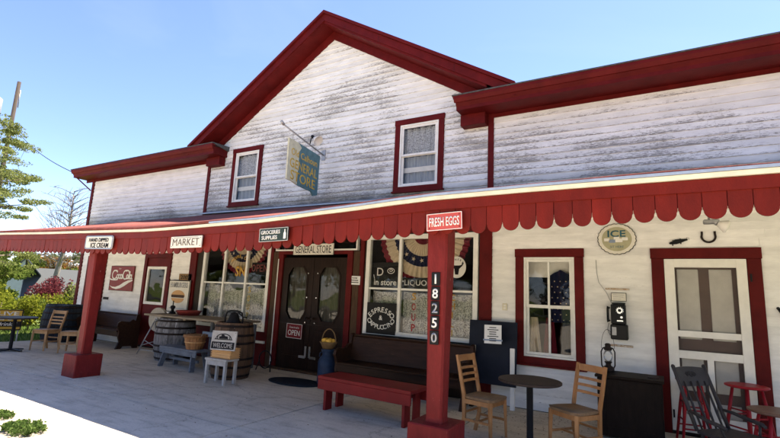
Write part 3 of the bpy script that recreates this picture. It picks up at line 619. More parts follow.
# white screen door at the right
d = bpy.data.objects.new('screen_door', None); col.objects.link(d); d.parent = store
b = MB(); b.box(4.19, 4.34, -.05, 0, 0, 2.30, bev=.003); b.box(5.27, 5.42, -.05, 0, 0, 2.30, bev=.003); b.box(4.18, 5.43, -.054, 0, 2.301, 2.445, bev=.003); b.build('door_trim', 'red_trim', d)
b = MB(); b.box(4.345, 4.465, -.045, .0, .04, 2.295, bev=.003); b.box(5.155, 5.265, -.045, 0, .04, 2.295, bev=.003); b.box(4.465, 5.155, -.045, 0, 2.18, 2.295); b.box(4.465, 5.155, -.04, 0, .97, 1.07); b.box(4.465, 5.155, -.04, 0, .04, .26)
b.box(4.775, 4.845, -.04, 0, .26, .97); b.box(4.465, 5.155, -.035, 0, 1.25, 1.33); b.build('screen_frame', 'white', d)
def screen_mat():
    Q = bpy.data.materials.new('insect screen'); Q.use_nodes = True; t = Q.node_tree; t.nodes.clear(); o = node(t, 'ShaderNodeOutputMaterial'); tr = node(t, 'ShaderNodeBsdfTransparent'); df = node(t, 'ShaderNodeBsdfDiffuse'); df.inputs[0].default_value = (.08, .08, .08, 1)
    mx = node(t, 'ShaderNodeMixShader'); mx.inputs[0].default_value = .28; t.links.new(tr.outputs[0], mx.inputs[1]); t.links.new(df.outputs[0], mx.inputs[2]); t.links.new(mx.outputs[0], o.inputs[0]); return Q
M['mesh_screen'] = screen_mat()
for x0, x1, z0, z1 in ((4.465, 5.155, 1.33, 2.18), (4.465, 5.155, 1.07, 1.25), (4.465, 4.775, .26, .97), (4.845, 5.155, .26, .97)):
    bm = bmesh.new(); bm.faces.new([bm.verts.new(p) for p in ((x0, -.02, z0), (x1, -.02, z0), (x1, -.02, z1), (x0, -.02, z1))]); mk('screen', bm, 'mesh_screen', d)
# the panelled inner door seen through the screen
M['inner_door'] = mat('brown inner door', (0.16, 0.10, 0.08), 0.6, 0.2, 4); M['inner_panel'] = mat('pale door panels', (0.78, 0.75, 0.68), 0.6, 0.15, 4)
MB().box(4.40, 5.22, .06, .10, .03, 2.28).build('inner_door', 'inner_door', d)
b = MB()
for x0, x1 in ((4.49, 4.74), (4.86, 5.11)):
    for z0, z1 in ((1.22, 2.16), (.55, .98), (.15, .42)): b.box(x0, x1, .045, .06, z0, z1, bev=.006)
b.build('inner_panel', 'inner_panel', d)
b = MB(); b.box(4.36, 4.38, -.06, -.045, .2, .3); b.box(5.29, 5.31, -.07, -.05, 2.0, 2.1); b.build('door_hinge', 'black_iron', d)

# ------------------------------------------------------------------ PORCH ROOF + VALANCE
EZ = [(-10.9, 2.56), (-8.2, 2.53), (-5.5, 2.475), (-2.65, 2.43), (-.2, 2.47), (1.08, 2.54), (2.25, 2.605), (3.4, 2.62), (5.1, 2.625), (9.4, 2.64)]
def ez(x):
    for (a, p), (c, q) in zip(EZ, EZ[1:]):
        if x <= c: t = (x-a)/(c-a); t = max(0, t); return p+(q-p)*(t*t*(3-2*t)*.35+t*.65)
    return EZ[-1][1]
def wz(x): return 3.37+min(1, max(0, (x+11)/8))*.09
YE = -3.25
b = MB(); n = 64; rows = []
for i in range(n+1):
    x = -10.9+20.3*i/n; rr_ = []
    for t in (0, .25, .5, .75, 1.0):
        z = wz(x)+(ez(x)+.085-wz(x))*t - .02*math.sin(t*math.pi) + .006*math.sin(x*2.1+t*5); rr_.append(b.bm.verts.new((x, t*(YE-.03), z)))
    rows.append(rr_)
for i in range(n):
    for j in range(4): b.bm.faces.new((rows[i][j], rows[i][j+1], rows[i+1][j+1], rows[i+1][j])).smooth = True
g_ = bmesh.ops.extrude_face_region(b.bm, geom=b.bm.faces[:]); bmesh.ops.translate(b.bm, verts=[v for v in g_['geom'] if isinstance(v, bmesh.types.BMVert)], vec=(0, 0, -.035))
b.build('porch_roof', 'roof_red', store)
def eave_strip(name, y0, y1, z0, z1, material, step=.5, xa=-10.9, xb=9.4):
    bm = bmesh.new(); rows = []; x = xa; n = int((xb-xa)/step)
    for i in range(n+1):
        x = xa+(xb-xa)*i/n; e = ez(x); rows.append([bm.verts.new((x, y, e+z)) for y, z in ((y0, z0), (y1, z0), (y1, z1), (y0, z1))])
    for i in range(n):
        for t in range(4): bm.faces.new((rows[i][t], rows[i+1][t], rows[i+1][(t+1) % 4], rows[i][(t+1) % 4]))
    bm.faces.new(rows[0][::-1]); bm.faces.new(rows[-1]); bmesh.ops.recalc_face_normals(bm, faces=bm.faces[:]); return mk(name, bm, material, store)
eave_strip('drip_edge', YE-.035, YE+.0, 0.004, .044, 'cream')
eave_strip('eave_metal', YE-.045, YE+.05, .047, .072, 'metal_strip', xa=-1.2)
eave_strip('eave_fascia', YE-.015, YE+.02, -.10, -.001, 'red_fascia')
eave_strip('valance_backer', YE+.026, YE+.038, -.215, -.003, 'red_fascia')
# scalloped valance: vertical boards with rounded feet
bm = bmesh.new(); x = -10.9; k = 0
while x < 9.3:
    wv = (.168 if x < 2.6 else .160)+rnd.uniform(-.006, .006); e = ez(x+wv/2); top = e-.004; bot = e-.355+.04*min(1, max(0, (x-2.8)/2.0))+rnd.uniform(-.008, .008); g = .0025; yj_ = YE+.004+rnd.uniform(-.003, .003); r_ = wv/2-g
    pts = [(x+g, top), (x+g, bot+r_*1.05)]
    pts += [(x+wv/2-r_*.93*math.cos(R(a)), bot+r_*.9-r_*.9*math.sin(R(a))) for a in range(0, 181, 15)]
    pts += [(x+wv-g, bot+r_*1.05), (x+wv-g, top)]
    A = [bm.verts.new((p[0], yj_, p[1])) for p in pts]; B = [bm.verts.new((p[0], yj_+.018, p[1])) for p in pts]; nn = len(pts)
    bm.faces.new(A); bm.faces.new(B[::-1])
    for q_ in range(nn): bm.faces.new((A[q_], B[q_], B[(q_+1) % nn], A[(q_+1) % nn]))
    x += wv; k += 1
bmesh.ops.recalc_face_normals(bm, faces=bm.faces[:]); mk('scalloped_valance', bm, 'red_fascia', store)
# unseen white board ceiling, added to bounce light onto the porch wall
bm = bmesh.new(); R_ = []
for i in range(41):
    x = -10.85+20.15*i/40; R_.append([bm.verts.new((x, y, wz(x)+(ez(x)-wz(x)+.02)*t+dz)) for dz in (-.05, -.062) for y, t in ((-.03, 0), (YE+.03, 1))])
for i in range(40):
    for a_, c_ in ((0, 1), (1, 3), (3, 2), (2, 0)): bm.faces.new((R_[i][a_], R_[i+1][a_], R_[i+1][c_], R_[i][c_]))
bmesh.ops.recalc_face_normals(bm, faces=bm.faces[:]); mk('porch_bounce_ceiling', bm, 'ceil', store)
# wall flashing and rafters / ceiling
b = MB(); b.prism([(-.03, 3.50), (-.03, 3.44), (-.22, 3.41), (-.22, 3.425)], 'x', -5.6, BX1); b.build('wall_flashing', 'metal_strip', store)
b = MB()
for i in range(26): 
    x = -10.6+i*.78; b.bar((x, -.05, wz(x)-.12), (x, YE+.06, ez(x)-.02), .045, .12)
b.build('rafters', 'ceil', store)
b = MB(); b.box(-10.85, 9.3, -3.12, -2.92, 2.40, 2.49); b.build('porch_beam', 'ceil', store)
# posts
def post(cx, cy, bw, bd, bh, lean=0, dark=False):
    p = bpy.data.objects.new('porch_post', None); col.objects.link(p); p.parent = store; p.location = (cx, cy, 0)
    b = MB(); c = [(-.11, -.11), (.11, -.11), (.11, .11), (-.11, .11)]
    ch = .02; poly0 = []
    h0, h1 = .088, .115
    rings = []
    for z, h in ((bh, h0+.006), (bh+.05, h0), (1.2, h0+.008), (2.1, h1), (2.36, h1)):
        pts = [(h-ch, -h), (h, -h+ch), (h, h-ch), (h-ch, h), (-h+ch, h), (-h, h-ch), (-h, -h+ch), (-h+ch, -h)]
        rings.append([b.bm.verts.new((q[0]+lean*z, q[1], z)) for q in pts])
    for i in range(len(rings)-1):
        for k in range(8): b.bm.faces.new((rings[i][k], rings[i][(k+1) % 8], rings[i+1][(k+1) % 8], rings[i+1][k]))
    b.bm.faces.new(rings[-1]); b.build('post_shaft', 'red_post', p)
    MB().box(-bw/2, bw/2, -bd/2, bd/2, -.02, bh, bev=.012).build('post_base', 'red_post', p)
    return p
p1 = post(-4.48, -3.02, .42, .44, .37); p2 = post(2.28, -3.02, .44, .44, .385); p0 = post(-10.0, -2.8, .30, .30, .06)
post(8.6, -3.02, .44, .44, .38)
# house number 18250
for k, ch in enumerate('18250'):
    z = 1.80-k*.148
    pl = MB().box(-.048, .048, -.012, 0, -.069, .069, bev=.004).build('number_plate', 'number_blk', p2, loc=(0.0, -.112, z)); pl.rotation_euler = (0, R((k % 2-.5)*2), 0)
    text(pl, ch, .10, 0, 0, 'letter_white' if ch not in '20' else 'galv', -.0145, bold=.02, name='number')
# ------------------------------------------------------------------ SIGNS
def sign(name, label, x, y, z, w_, h_, bg, ry=0, rad=.0, t=.015, border=None, bw=.012, rz=0, cat='sign', group=None):
    s = thing(name, label, cat, (x, y, z), (0, ry, rz), group)
    pts = rrect(w_, h_, rad) if rad else [(-w_/2, -h_/2), (w_/2, -h_/2), (w_/2, h_/2), (-w_/2, h_/2)]
    MB().prism(pts, 'y', 0, t).build('panel', bg, s)
    b = MB()
    if w_ > .3 and name not in ('cola_sign',):
        for sx_ in (-1, 1):
            for sz_ in (-1, 1): b.prism([(sx_*(w_/2-.028)+.006*math.cos(a_), sz_*(h_/2-.026)+.006*math.sin(a_)) for a_ in (0, 1.05, 2.1, 3.14, 4.2, 5.24)], 'y', -.004, 0)
        b.build('screws', 'hoop', s)
    if border:
        b = MB(); P = rrect(w_, h_, rad or .001) ; Q = rrect(w_-2*bw, h_-2*bw, max(.001, rad-bw)); n = len(P)
        for k in range(n):
            vsx = [b.bm.verts.new((p[0], yy, p[1])) for p, yy in ((P[k], -.003), (P[(k+1) % n], -.003), (Q[(k+1) % n], -.003), (Q[k], -.003))]
            try: b.bm.faces.new(vsx)
            except ValueError: pass
        r = bmesh.ops.extrude_face_region(b.bm, geom=b.bm.faces[:]); bmesh.ops.translate(b.bm, verts=[v for v in r['geom'] if isinstance(v, bmesh.types.BMVert)], vec=(0, .0025, 0))
        b.build('border', border, s)
    return s
YS = YE-.045
s = sign('ice_cream_sign', 'white rounded sign reading HAND DIPPED ICE CREAM on the valance above the left porch post', -4.02, YS, 2.285, .86, .23, 'sign_cream', R(1), .04, border='blueframe', bw=.018)
text(s, 'HAND DIPPED', .065, 0, .042, 'letter_black', width=.62, bold=.03); text(s, 'ICE CREAM', .085, .04, -.05, 'letter_black', width=.56, bold=.02)
s = sign('market_sign', 'weathered white board reading MARKET on the red valance', -1.66, YS, 2.245, .70, .17, 'sign_cream', R(-.5))
text(s, 'MARKET', .10, 0, 0, 'letter_aged', width=.60, bold=-.005); strokes(s, [[(-.28, .065), (.28, .068)]], .003, 'letter_black')
s = sign('groceries_sign', 'dark green sign reading GROCERIES SUPPLIES with a bottle on the valance', .075, YS, 2.305, .49, .17, 'sign_green', R(-1.5), border='letter_white', bw=.004)
text(s, 'GROCERIES', .05, -.05, .035, 'letter_white', width=.33, bold=.02); text(s, 'SUPPLIES', .05, -.065, -.035, 'letter_white', width=.27, bold=.02)
MB().prism([(.175, -.06), (.215, -.06), (.215, .01), (.203, .03), (.203, .06), (.187, .06), (.187, .03), (.175, .01)], 'y', -.004, -.001).build('bottle_mark', 'letter_white', s)
s = sign('fresh_eggs_sign', 'pinkish red tin sign reading FRESH EGGS above the numbered post', 2.425, YS, 2.375, .385, .175, 'sign_red', R(-2.5), border='letter_white', bw=.006)
text(s, 'FRESH EGGS', .095, 0, 0, 'letter_white', width=.33, bold=.015)
s = sign('store_name_sign', 'white board reading GENERAL STORE over the double entry doors', -1.96, -.09, 2.50, 1.08, .24, 'sign_cream', R(0), border='letter_black', bw=.006)
text(s, 'GENERAL STORE', .15, 0, -.0, 'letter_black', width=.96, bold=0.0)
strokes(s, [[(x-.02, -.078), (x+.02, -.078)] for x in [-.46+.0767*i for i in range(13)] if abs(x-.0) > .04], .006, 'letter_black')
# red soda sign
s = sign('cola_sign', 'red enamel Coca-Cola sign with white script on the left clapboard wall', -8.92, -.05, 1.755, 1.16, .70, 'cola_red', 0, t=.02, border='hoop', bw=.01)
def arc(cx, cz, rx, rz_, a0, a1, n=12): return [(cx+rx*math.cos(R(a0+(a1-a0)*i/n)), cz+rz_*math.sin(R(a0+(a1-a0)*i/n))) for i in range(n+1)]
L = [arc(-.35, .10, .12, .12, 60, 330), arc(-.33, .19, .10, .03, 160, -30), arc(-.35, -.02, .2, .03, 180, 330),
     arc(-.19, .05, .045, .055, 0, 360), arc(-.09, .05, .045, .055, 50, 310), arc(.0, .05, .042, .055, 0, 360), [(.045, .10), (.04, .01), (.07, 0)],
     [(.06, .05), (.10, .05)], arc(.19, .10, .11, .12, 60, 320), arc(.24, .19, .12, .035, 170, -20), arc(.30, .05, .04, .055, 0, 360), [(.34, .0), (.40, .10), (.41, .19), (.385, .17), (.38, 0), (.40, 0)],
     arc(.46, .05, .04, .055, 0, 360), [(.505, .10), (.50, .01), (.54, .0)]]
strokes(s, L, .034, 'letter_white', y=-.006)
text(s, 'Enjoy', .045, -.12, .27, 'letter_white', y=-.005, shear=.2)
wv = [(-.56, -.20), (-.42, -.245), (-.25, -.25), (-.05, -.20), (.15, -.11), (.35, -.05), (.56, -.03)]; wl = [(.56, -.06), (.38, -.12), (.2, -.21), (.0, -.28), (-.2, -.31), (-.4, -.28), (-.56, -.20)]
MB().prism(wv[1:]+wl[:-1]+[(-.56, -.21)], 'y', -.006, -.002).build('wave_ribbon', 'letter_white', s)
s = sign('wall_plate', 'small dark plate on the clapboards below the red script sign', -9.62, -.035, 1.17, .26, .07, 'hoop')
text(s, 'OPEN', .03, 0, 0, 'sign_cream', width=.14) if False else None
s = sign('number_board', 'narrow ochre board with carved gold figures above the framed poster', -6.10, -.045, 1.84, .50, .17, 'gold_board')
text(s, '2002', .10, 0, 0, 'letter_black', width=.36, bold=.01)
s = sign('hamburger_poster', 'white framed hamburgers poster leaning on the wall beside the maroon door', -6.22, -.10, 1.36, .84, .80, 'sign_cream', 0, border='hoop', bw=.022, cat='poster')
text(s, 'HAMBURGERS', .13, 0, .28, 'galv', width=.70, bold=.03)
def flat(parent, name, pts, material, y): return MB().prism(pts, 'y', y-.002, y).build(name, material, parent)
flat(s, 'burger_bun', arc(0, .0, .27, .15, 0, 180, 16), 'straw', -.004); flat(s, 'burger_patty', rrect(.52, .07, .03), 'brown_wood', -.007)
flat(s, 'burger_bun', [(a, b_-.05) for a, b_ in arc(0, 0, .25, .12, 180, 360, 16)], 'straw', -.004)
flat(s, 'poster_rule', rrect(.6, .02, .005), 'galv', -.0045).location = (0, 0, -.30)
s = sign('open_sign', 'maroon sign reading Come in we are OPEN hung on the left entry door', -2.33, -.06, .80, .42, .29, 'sign_maroon', R(1), border='letter_white', bw=.008)
text(s, "Come in we're", .04, 0, .075, 'letter_white', width=.26, shear=.3); text(s, 'OPEN', .11, 0, -.035, 'letter_white', width=.32, bold=.0)
s = sign('door_notice', 'small white notice on the brown boards right of the entry doors', -.885, -.045, 1.88, .25, .17, 'paper', R(1), t=.006, cat='notice')
text(s, 'PLEASE', .03, 0, .045, 'letter_black', width=.12, bold=.02); strokes(s, [[(-.08, .0), (.08, .0)], [(-.09, -.04), (.09, -.04)]], .016, 'letter_black')
s = sign('espresso_sign', 'black board lettered Espresso & Cappuccino in the lower left of the middle shop window', -.235, -.062, 1.19, .63, .57, 'number_blk', R(0), t=.012)
arc_text(s, 'ESPRESSO', .095, .0, -.17, .33, R(-46), R(46), 'letter_white', y=-.004); text(s, '&', .085, 0, .01, 'letter_white', bold=.02); arc_text(s, 'CAPPUCCINO', .085, 0, .17, .33, R(-50), R(50), 'letter_white', y=-.004, flip=True)
s = thing('round_ice_sign', 'round scalloped tin sign reading ICE above the wall telephone', 'sign', (3.76, -.04, 2.59))
pts = []
for k in range(96): a = 2*math.pi*k/96; r_ = .245+.010*abs(math.sin(a*12)); pts.append((r_*1.03*math.cos(a), r_*.92*math.sin(a)))
MB().prism(pts, 'y', 0, .006).build('panel', 'letter_black', s)
flat(s, 'scallop_ring', [(p[0]*.96, p[1]*.96) for p in pts], 'sign_cream', -.002)
M['ice_bg'] = mat('greenish tan tin', (0.40, 0.38, 0.24), .5, .2, 6); flat(s, 'field', arc(0, .0, .20, .18, 0, 360, 32)[:-1], 'ice_bg', -.005)
M['ice_blue'] = mat('deep teal ink', (0.02, 0.10, 0.14), .6, .2, 9)
text(s, 'ICE', .10, 0, .08, 'ice_blue', y=-.008, width=.24, bold=.02); text(s, 'SIT HERE', .032, 0, -.115, 'ice_blue', y=-.008, width=.18)
for dx, dz, r_ in ((-.13, -.01, .04), (-.06, -.03, .045), (.03, -.02, .05), (.11, .0, .04), (.0, .01, .04)): flat(s, 'ice_cube_drawing', [(dx+a, dz+c) for a, c in rrect(r_*1.9, r_*1.1, .008)], 'letter_white' if dx != -.06 else 'blueframe', -.009-.0005*(dx > 0))
# hanging sign on its iron arm
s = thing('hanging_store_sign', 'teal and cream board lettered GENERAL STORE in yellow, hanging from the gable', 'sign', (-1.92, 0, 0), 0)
ys = lambda y: y
rows = [(-1.10, 4.60), (-.15, 4.49)]
# board outline in (y,z): front lower edge carved; outer half cream, inner half teal
def yz(o): return o
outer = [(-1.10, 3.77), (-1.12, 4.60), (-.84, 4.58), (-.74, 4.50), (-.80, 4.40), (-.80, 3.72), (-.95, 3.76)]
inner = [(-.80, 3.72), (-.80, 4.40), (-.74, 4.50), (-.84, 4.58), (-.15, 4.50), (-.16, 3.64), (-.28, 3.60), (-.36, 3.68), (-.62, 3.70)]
M['outer_half'] = mat('bleached cream sign paint', (0.62, 0.60, 0.42), .7, .2, 9); M['teal'] = mat('faded teal sign paint', (0.10, 0.20, 0.22), .7, .3, 9)
MB().prism(outer, 'x', -.018, .018).build('cream_panel', 'outer_half', s); MB().prism(inner, 'x', -.018, .018).build('teal_panel', 'teal', s)
hl = bpy.data.objects.new('lettering_frame', None)
def side_text(t_, h_, cy, cz, width, **k):
    o = text(s, t_, h_, 0, 0, 'letter_yellow', y=0, width=width, **k)
    for v in o.data.vertices: x_, y_, z_ = v.co; v.co = (.020-y_, cy+x_, cz+z_-.08*x_)
for t_, h_, cz, wd in (('Old Calhoun', .14, 4.33, .80), ('GENERAL', .19, 4.10, .84), ('STORE', .20, 3.86, .76)): side_text(t_, h_, -.63, cz, wd, bold=.012)
bpy.data.objects.remove(hl)
b = MB(); b.tube([(0, -.02, 4.56), (0, -1.32, 4.82)], .016); b.tube([(0, -1.28, 4.81), (0, -1.36, 4.86)], .028); b.box(-.05, .05, -.025, -.002, 4.44, 4.68)
for yy in (-1.0, -.3): b.tube([(0, yy, 4.56+.2*(-yy)), (0, yy, 4.50+.11*(-yy))], .006)
b.tube([(0, -.02, 4.95), (0, -.7, 4.70)], .004, 5); b.build('sign_arm', 'galv', s)
lm = thing('sign_lamp', 'small dark gooseneck lamp with a pale shade on the arm of the hanging sign', 'lamp', (-1.80, -.48, 4.78), 0)
mt = Matrix.Rotation(R(125), 4, 'Y')
b = MB(); b.lathe([(.03, -.02), (.05, .02), (.11, .10), (.115, .12), (.105, .12), (.045, .03)], mtx=mt); b.build('lamp_shade', 'white', lm)
b = MB(); b.lathe([(.035, -.10), (.035, -.02)], mtx=mt); b.tube([(-.05, 0, .04), (-.12, .02, .02), (-.12, .0, -.1)], .012); b.build('lamp_socket', 'black_iron', lm)

# ------------------------------------------------------------------ THINGS IN THE WINDOWS
def star(cx, cz, r_, rot=0): return [(cx+(r_ if k % 2 == 0 else r_*.4)*math.cos(R(90+36*k)+rot), cz+(r_ if k % 2 == 0 else r_*.4)*math.sin(R(90+36*k)+rot)) for k in range(10)]
def bunting(label, x, y, z, rad):
    o = thing('bunting', label, 'bunting', (x, y, z), group='pleated fan buntings')
    rings = [0.02, .12, .22, .42, .45, .63, .66, .86, .88, 1.0]; mats_ = [0, 0, 1, 1, 2, 2, 1, 1, 0]
    bm = bmesh.new(); n = 96; R_ = []
    for i in range(n+1):
        a = math.pi+math.pi*i/n; pl = (.016 if i % 4 < 2 else -.016)
        R_.append([bm.verts.new((rad*q*math.cos(a), pl*(.3+q), rad*q*math.sin(a)*1.0)) for q in rings])
    for i in range(n):
        for j in range(len(rings)-1):
            f = bm.faces.new((R_[i][j], R_[i+1][j], R_[i+1][j+1], R_[i][j+1])); f.material_index = mats_[j]
    mk('fan_cloth', bm, ['flag_red', 'flag_cream', 'flag_blue'], o)
    b = MB()
    for k in range(9):
        a = math.pi+math.pi*(k+.5)/9; b.prism(star(rad*.54*math.cos(a), rad*.54*math.sin(a), .045, k*.7), 'y', -.036, -.032)
    b.build('stars', 'flag_cream', o); return o
bunting('red cream and navy fan bunting with stars in the middle shop window', .52, .085, 2.78, .93)
bunting('red cream and navy fan bunting with stars in the left shop window', -4.22, .085, 2.80, .85)
wl = lambda parent, *a, **k: text(parent, *a, **k)
# painted / neon lettering on glass belongs to the windows
for i, ch in enumerate('SOUP'): text(sw2, ch, .13, .42, 1.62-.185*i, 'letter_gold' if i == 0 else 'letter_red', y=-.012, width=.08, bold=.02, name='window_lettering')
for i, ch in enumerate('CHILI'): text(sw2, ch, .11, 1.17, 1.63-.15*i, 'letter_gold', y=-.012, bold=.01, name='window_lettering')
for i, ch in enumerate('SOUP'): text(sw1, ch, .13, -3.80, 1.60-.19*i, 'letter_yellow', y=-.012, width=.08, bold=.0, name='window_lettering')
text(sw1, 'SN', .24, -4.16, 2.02, 'letter_gold', y=-.012, width=.34, bold=.03, name='window_lettering')
for i, ch in enumerate('HOME OF'):
    if ch != ' ': text(sw1, ch, .08, -4.46+.085*i, 2.27+.10*math.sin(i/6*math.pi), 'letter_gold', y=-.012, bold=.02, ang=R(28-9*i), name='window_lettering')
s = thing('liquor_sign', 'black strip lettered LIQUOR in white low in the upper light of the middle shop window', 'sign', (.48, .045, 1.86)); MB().box(-.36, .36, 0, .01, -.10, .10).build('panel', 'number_blk', s); text(s, 'LIQUOR', .12, -.02, 0, 'letter_white', width=.56, bold=.01); flat(s, 'dot', rrect(.03, .03, .01), 'letter_white', -.003).location = (-.33, 0, .03)
s = thing('chalk_menu', 'black chalk board with white hand drawn lettering above the espresso board', 'chalkboard', (-.24, .045, 2.0)); MB().box(-.32, .31, 0, .01, -.25, .24).build('panel', 'number_blk', s)
text(s, 'D', .15, -.12, .06, 'letter_white', bold=.0); strokes(s, [arc(.12, .08, .075, .05, 0, 360), arc(.12, .09, .035, .02, 200, 500), [(-.24, -.07), (-.26, .0)]], .012, 'letter_white'); text(s, 'in store', .11, .0, -.14, 'letter_white', width=.5, bold=.02)
s = thing('neon_open_sign', 'dim red neon OPEN sign in the right light of the left shop window', 'neon sign', (-3.58, .05, 2.10)); M['neon'] = mat('unlit pinkish neon tube', (0.30, 0.08, 0.07), .4, .1, 5)
strokes(s, [arc(-.21, 0, .05, .07, 0, 360), [(-.11, -.07), (-.11, .07), (-.05, .07), (-.03, .035), (-.05, 0), (-.11, 0)], [(.08, .07), (0.0, .07), (0, -.07), (.08, -.07)], [(0, 0), (.06, 0)], [(.12, -.07), (.12, .07), (.21, -.07), (.21, .07)]], .016, 'neon'); MB().box(-.29, .27, .012, .02, -.13, .13).build('backing', 'number_blk', s)
s = thing('round_bull_sign', 'round white sign with a black bull head right of the numbered post', 'sign', (1.22, .03, 2.16))
flat(s, 'panel', arc(0, 0, .17, .19, 0, 360, 32)[:-1], 'letter_white', 0); flat(s, 'bull_head', [(-.03, -.13), (.03, -.13), (.045, -.03), (.10, .02), (.13, .07), (.10, .09), (.085, .04), (.04, .03), (-.04, .03), (-.085, .04), (-.10, .09), (-.13, .07), (-.10, .02), (-.045, -.03)], 'letter_black', -.003)
arc_text(s, 'WINERY', .035, 0, -.01, .145, R(-48), R(48), 'letter_black', y=-.004)
# right wing window: star cloth, wagon wheel, striped cloth, plush curtain
s = thing('star_cloth', 'navy cloth with white stars hanging in the right side of the small window', 'cloth', (2.98, .10, 1.72))
bm = bmesh.new(); n = 24; rows = [[bm.verts.new(((-.22+.44*i/n), .02*math.sin(i*1.1), z)) for z in (-.40, -.1, .2, .42-.25*abs(i/n-.4))] for i in range(n+1)]
for i in range(n):
    for j in range(3): bm.faces.new((rows[i][j], rows[i+1][j], rows[i+1][j+1], rows[i][j+1]))
mk('cloth', bm, 'flag_blue', s); b = MB()
for i in range(5):
    for j in range(8): b.prism(star(-.17+.085*i+(.04 if j % 2 else 0), -.36+.085*j, .013), 'y', -.028, -.025)
b.build('stars', 'flag_cream', s)
s = thing('wagon_wheel', 'small dark spoked wheel behind the left panes of the small window', 'wheel', (2.66, .16, 1.66))
b = MB(); b.tube([(a, 0, c) for a, c in arc(0, 0, .26, .26, 0, 360, 32)], .018, 8, False)
for k in range(8): b.tube([(0, 0, 0), (.26*math.cos(k*math.pi/4), 0, .26*math.sin(k*math.pi/4))], .010, 6)
b.build('wheel_rim', 'black_iron', s); MB().lathe([(.03, -.03), (.04, 0), (.03, .03)], mtx=Matrix.Rotation(R(90), 4, 'X'), seg=12).build('hub', 'black_iron', s)
MB().box(2.40, 3.16, .20, .205, 2.02, 2.33).build('roller_blind', 'ceil', WR[0])
for x, mm, lb in ((2.52, 'flag_cream', 'cream cloth draped low behind the left panes of the small window'), (2.76, 'flag_red', 'faded red cloth draped low in the middle of the small window'), (3.02, 'house_roof', 'grey cloth draped low behind the right panes of the small window')):
    s = thing('draped_cloth', lb, 'cloth', (x, .13, .8)); bm = bmesh.new(); n = 16; rows = [[bm.verts.new((-.11*(1-.5*z)+.22*(1-.5*z)*i/n, .02*math.sin(i*1.3), z*.58)) for z in (0, .5, 1)] for i in range(n+1)]
    for i in range(n):
        for j in range(2): bm.faces.new((rows[i][j], rows[i+1][j], rows[i+1][j+1], rows[i][j+1])).smooth = True
    mk('fold', bm, mm, s)

# ------------------------------------------------------------------ FURNITURE
def cafe_chair(label, cx, cy, face, wood='honey', seat='honey_seat', h=.90, group='ladder back cafe chairs', sh=.47):
    """local +Y is the front; turned so that it faces angle `face` (world, degrees from +X)"""
    t = thing('cafe_chair', label, 'chair', (cx, cy, 0), R(face-90), group)
    w_, d_ = .205, .20
    b = MB(); out = [(-w_*.88, -d_), (w_*.88, -d_), (w_+.012, .05), (w_+.005, d_-.03), (w_-.06, d_+.015), (-w_+.06, d_+.015), (-w_-.005, d_-.03), (-w_-.012, .05)]
    top = [b.bm.verts.new((p[0], p[1], sh)) for p in out]; bot = [b.bm.verts.new((p[0]*.96, p[1]*.96, sh-.03)) for p in out]; ctr = b.bm.verts.new((0, -.03, sh-.014))
    for k in range(8): b.bm.faces.new((top[k], top[(k+1) % 8], ctr)).smooth = True; b.bm.faces.new((bot[k], bot[(k+1) % 8], top[(k+1) % 8], top[k]))
    b.bm.faces.new(bot[::-1]); b.build('seat', seat, t)
    for s in (-1, 1):
        b = MB(); b.bar((s*(w_-.02), d_-.035, sh-.03), (s*(w_-.012), d_-.02, 0), .040, .040, w2=.028, h2=.028); b.build('leg', wood, t)
        pts = [(s*(w_-.03), -d_+.02-.05, 0), (s*(w_-.025), -d_+.02, .22), (s*(w_-.025), -d_+.015, sh), (s*(w_-.02), -d_-.02, sh+.16), (s*(w_-.015), -d_-.085, h)]
        b = MB()
        for i in range(4): b.bar(pts[i], pts[i+1], .030, .040, up=(0, 1, 0), h2=.04 if i < 2 else (.036 if i == 2 else .028))
        b.build('back_post', wood, t)
    b = MB(); 
    for s in (-1, 1): b.bar((s*(w_-.02), -d_+.03, sh-.062), (s*(w_-.02), d_-.05, sh-.062), .020, .052); b.bar((s*(w_-.022), -d_+.0, .20), (s*(w_-.016), d_-.03, .20), .018, .026)
    b.bar((-w_+.04, d_-.035, sh-.062), (w_-.04, d_-.035, sh-.062), .020, .052); b.bar((-w_+.04, -d_+.02, sh-.062), (w_-.04, -d_+.02, sh-.062), .020, .052); b.bar((-w_+.03, 0, .20), (w_-.03, 0, .20), .018, .022); b.bar((-w_+.03, -d_+.0, .27), (w_-.03, -d_+.0, .27), .016, .022)
    b.build('apron', wood, t)
    for z, hh in ((h-.045, .075), (h-.16, .030), (h-.235, .030), (h-.31, .030)):
        y = -d_-.02-.065*max(0, (z-sh-.16)/(h-sh-.16)); b = MB(); n = 8; rows = []
        for i in range(n+1):
            u = -1+2*i/n; x = u*(w_-.028); yy = y-.022*(1-u*u)
            rows.append([b.bm.verts.new((x, yy+q, z+p)) for p, q in ((-hh/2, -.007), (-hh/2, .007), (hh/2, .004), (hh/2, -.010))])
        for i in range(n):
            for k in range(4): b.bm.faces.new((rows[i][k], rows[i+1][k], rows[i+1][(k+1) % 4], rows[i][(k+1) % 4]))
        b.bm.faces.new(rows[0]); b.bm.faces.new(rows[-1][::-1]); b.build('back_slat', wood, t)
    return t
cafe_chair('golden oak chair left of the round table, beside the navy board', 2.40, -1.88, -10, h=.93)
cafe_chair('golden oak chair right of the round table, in front of the dark chest', 3.40, -1.80, 236, h=.93)
cafe_chair('tan chair turned toward the camera right behind the far left pedestal table', -8.2, -2.02, 288, 'tan', 'tan', group='ladder back cafe chairs')
cafe_chair('tan chair seen side-on just left of the left porch post', -7.45, -1.80, 222, 'tan', 'tan', group='ladder back cafe chairs')
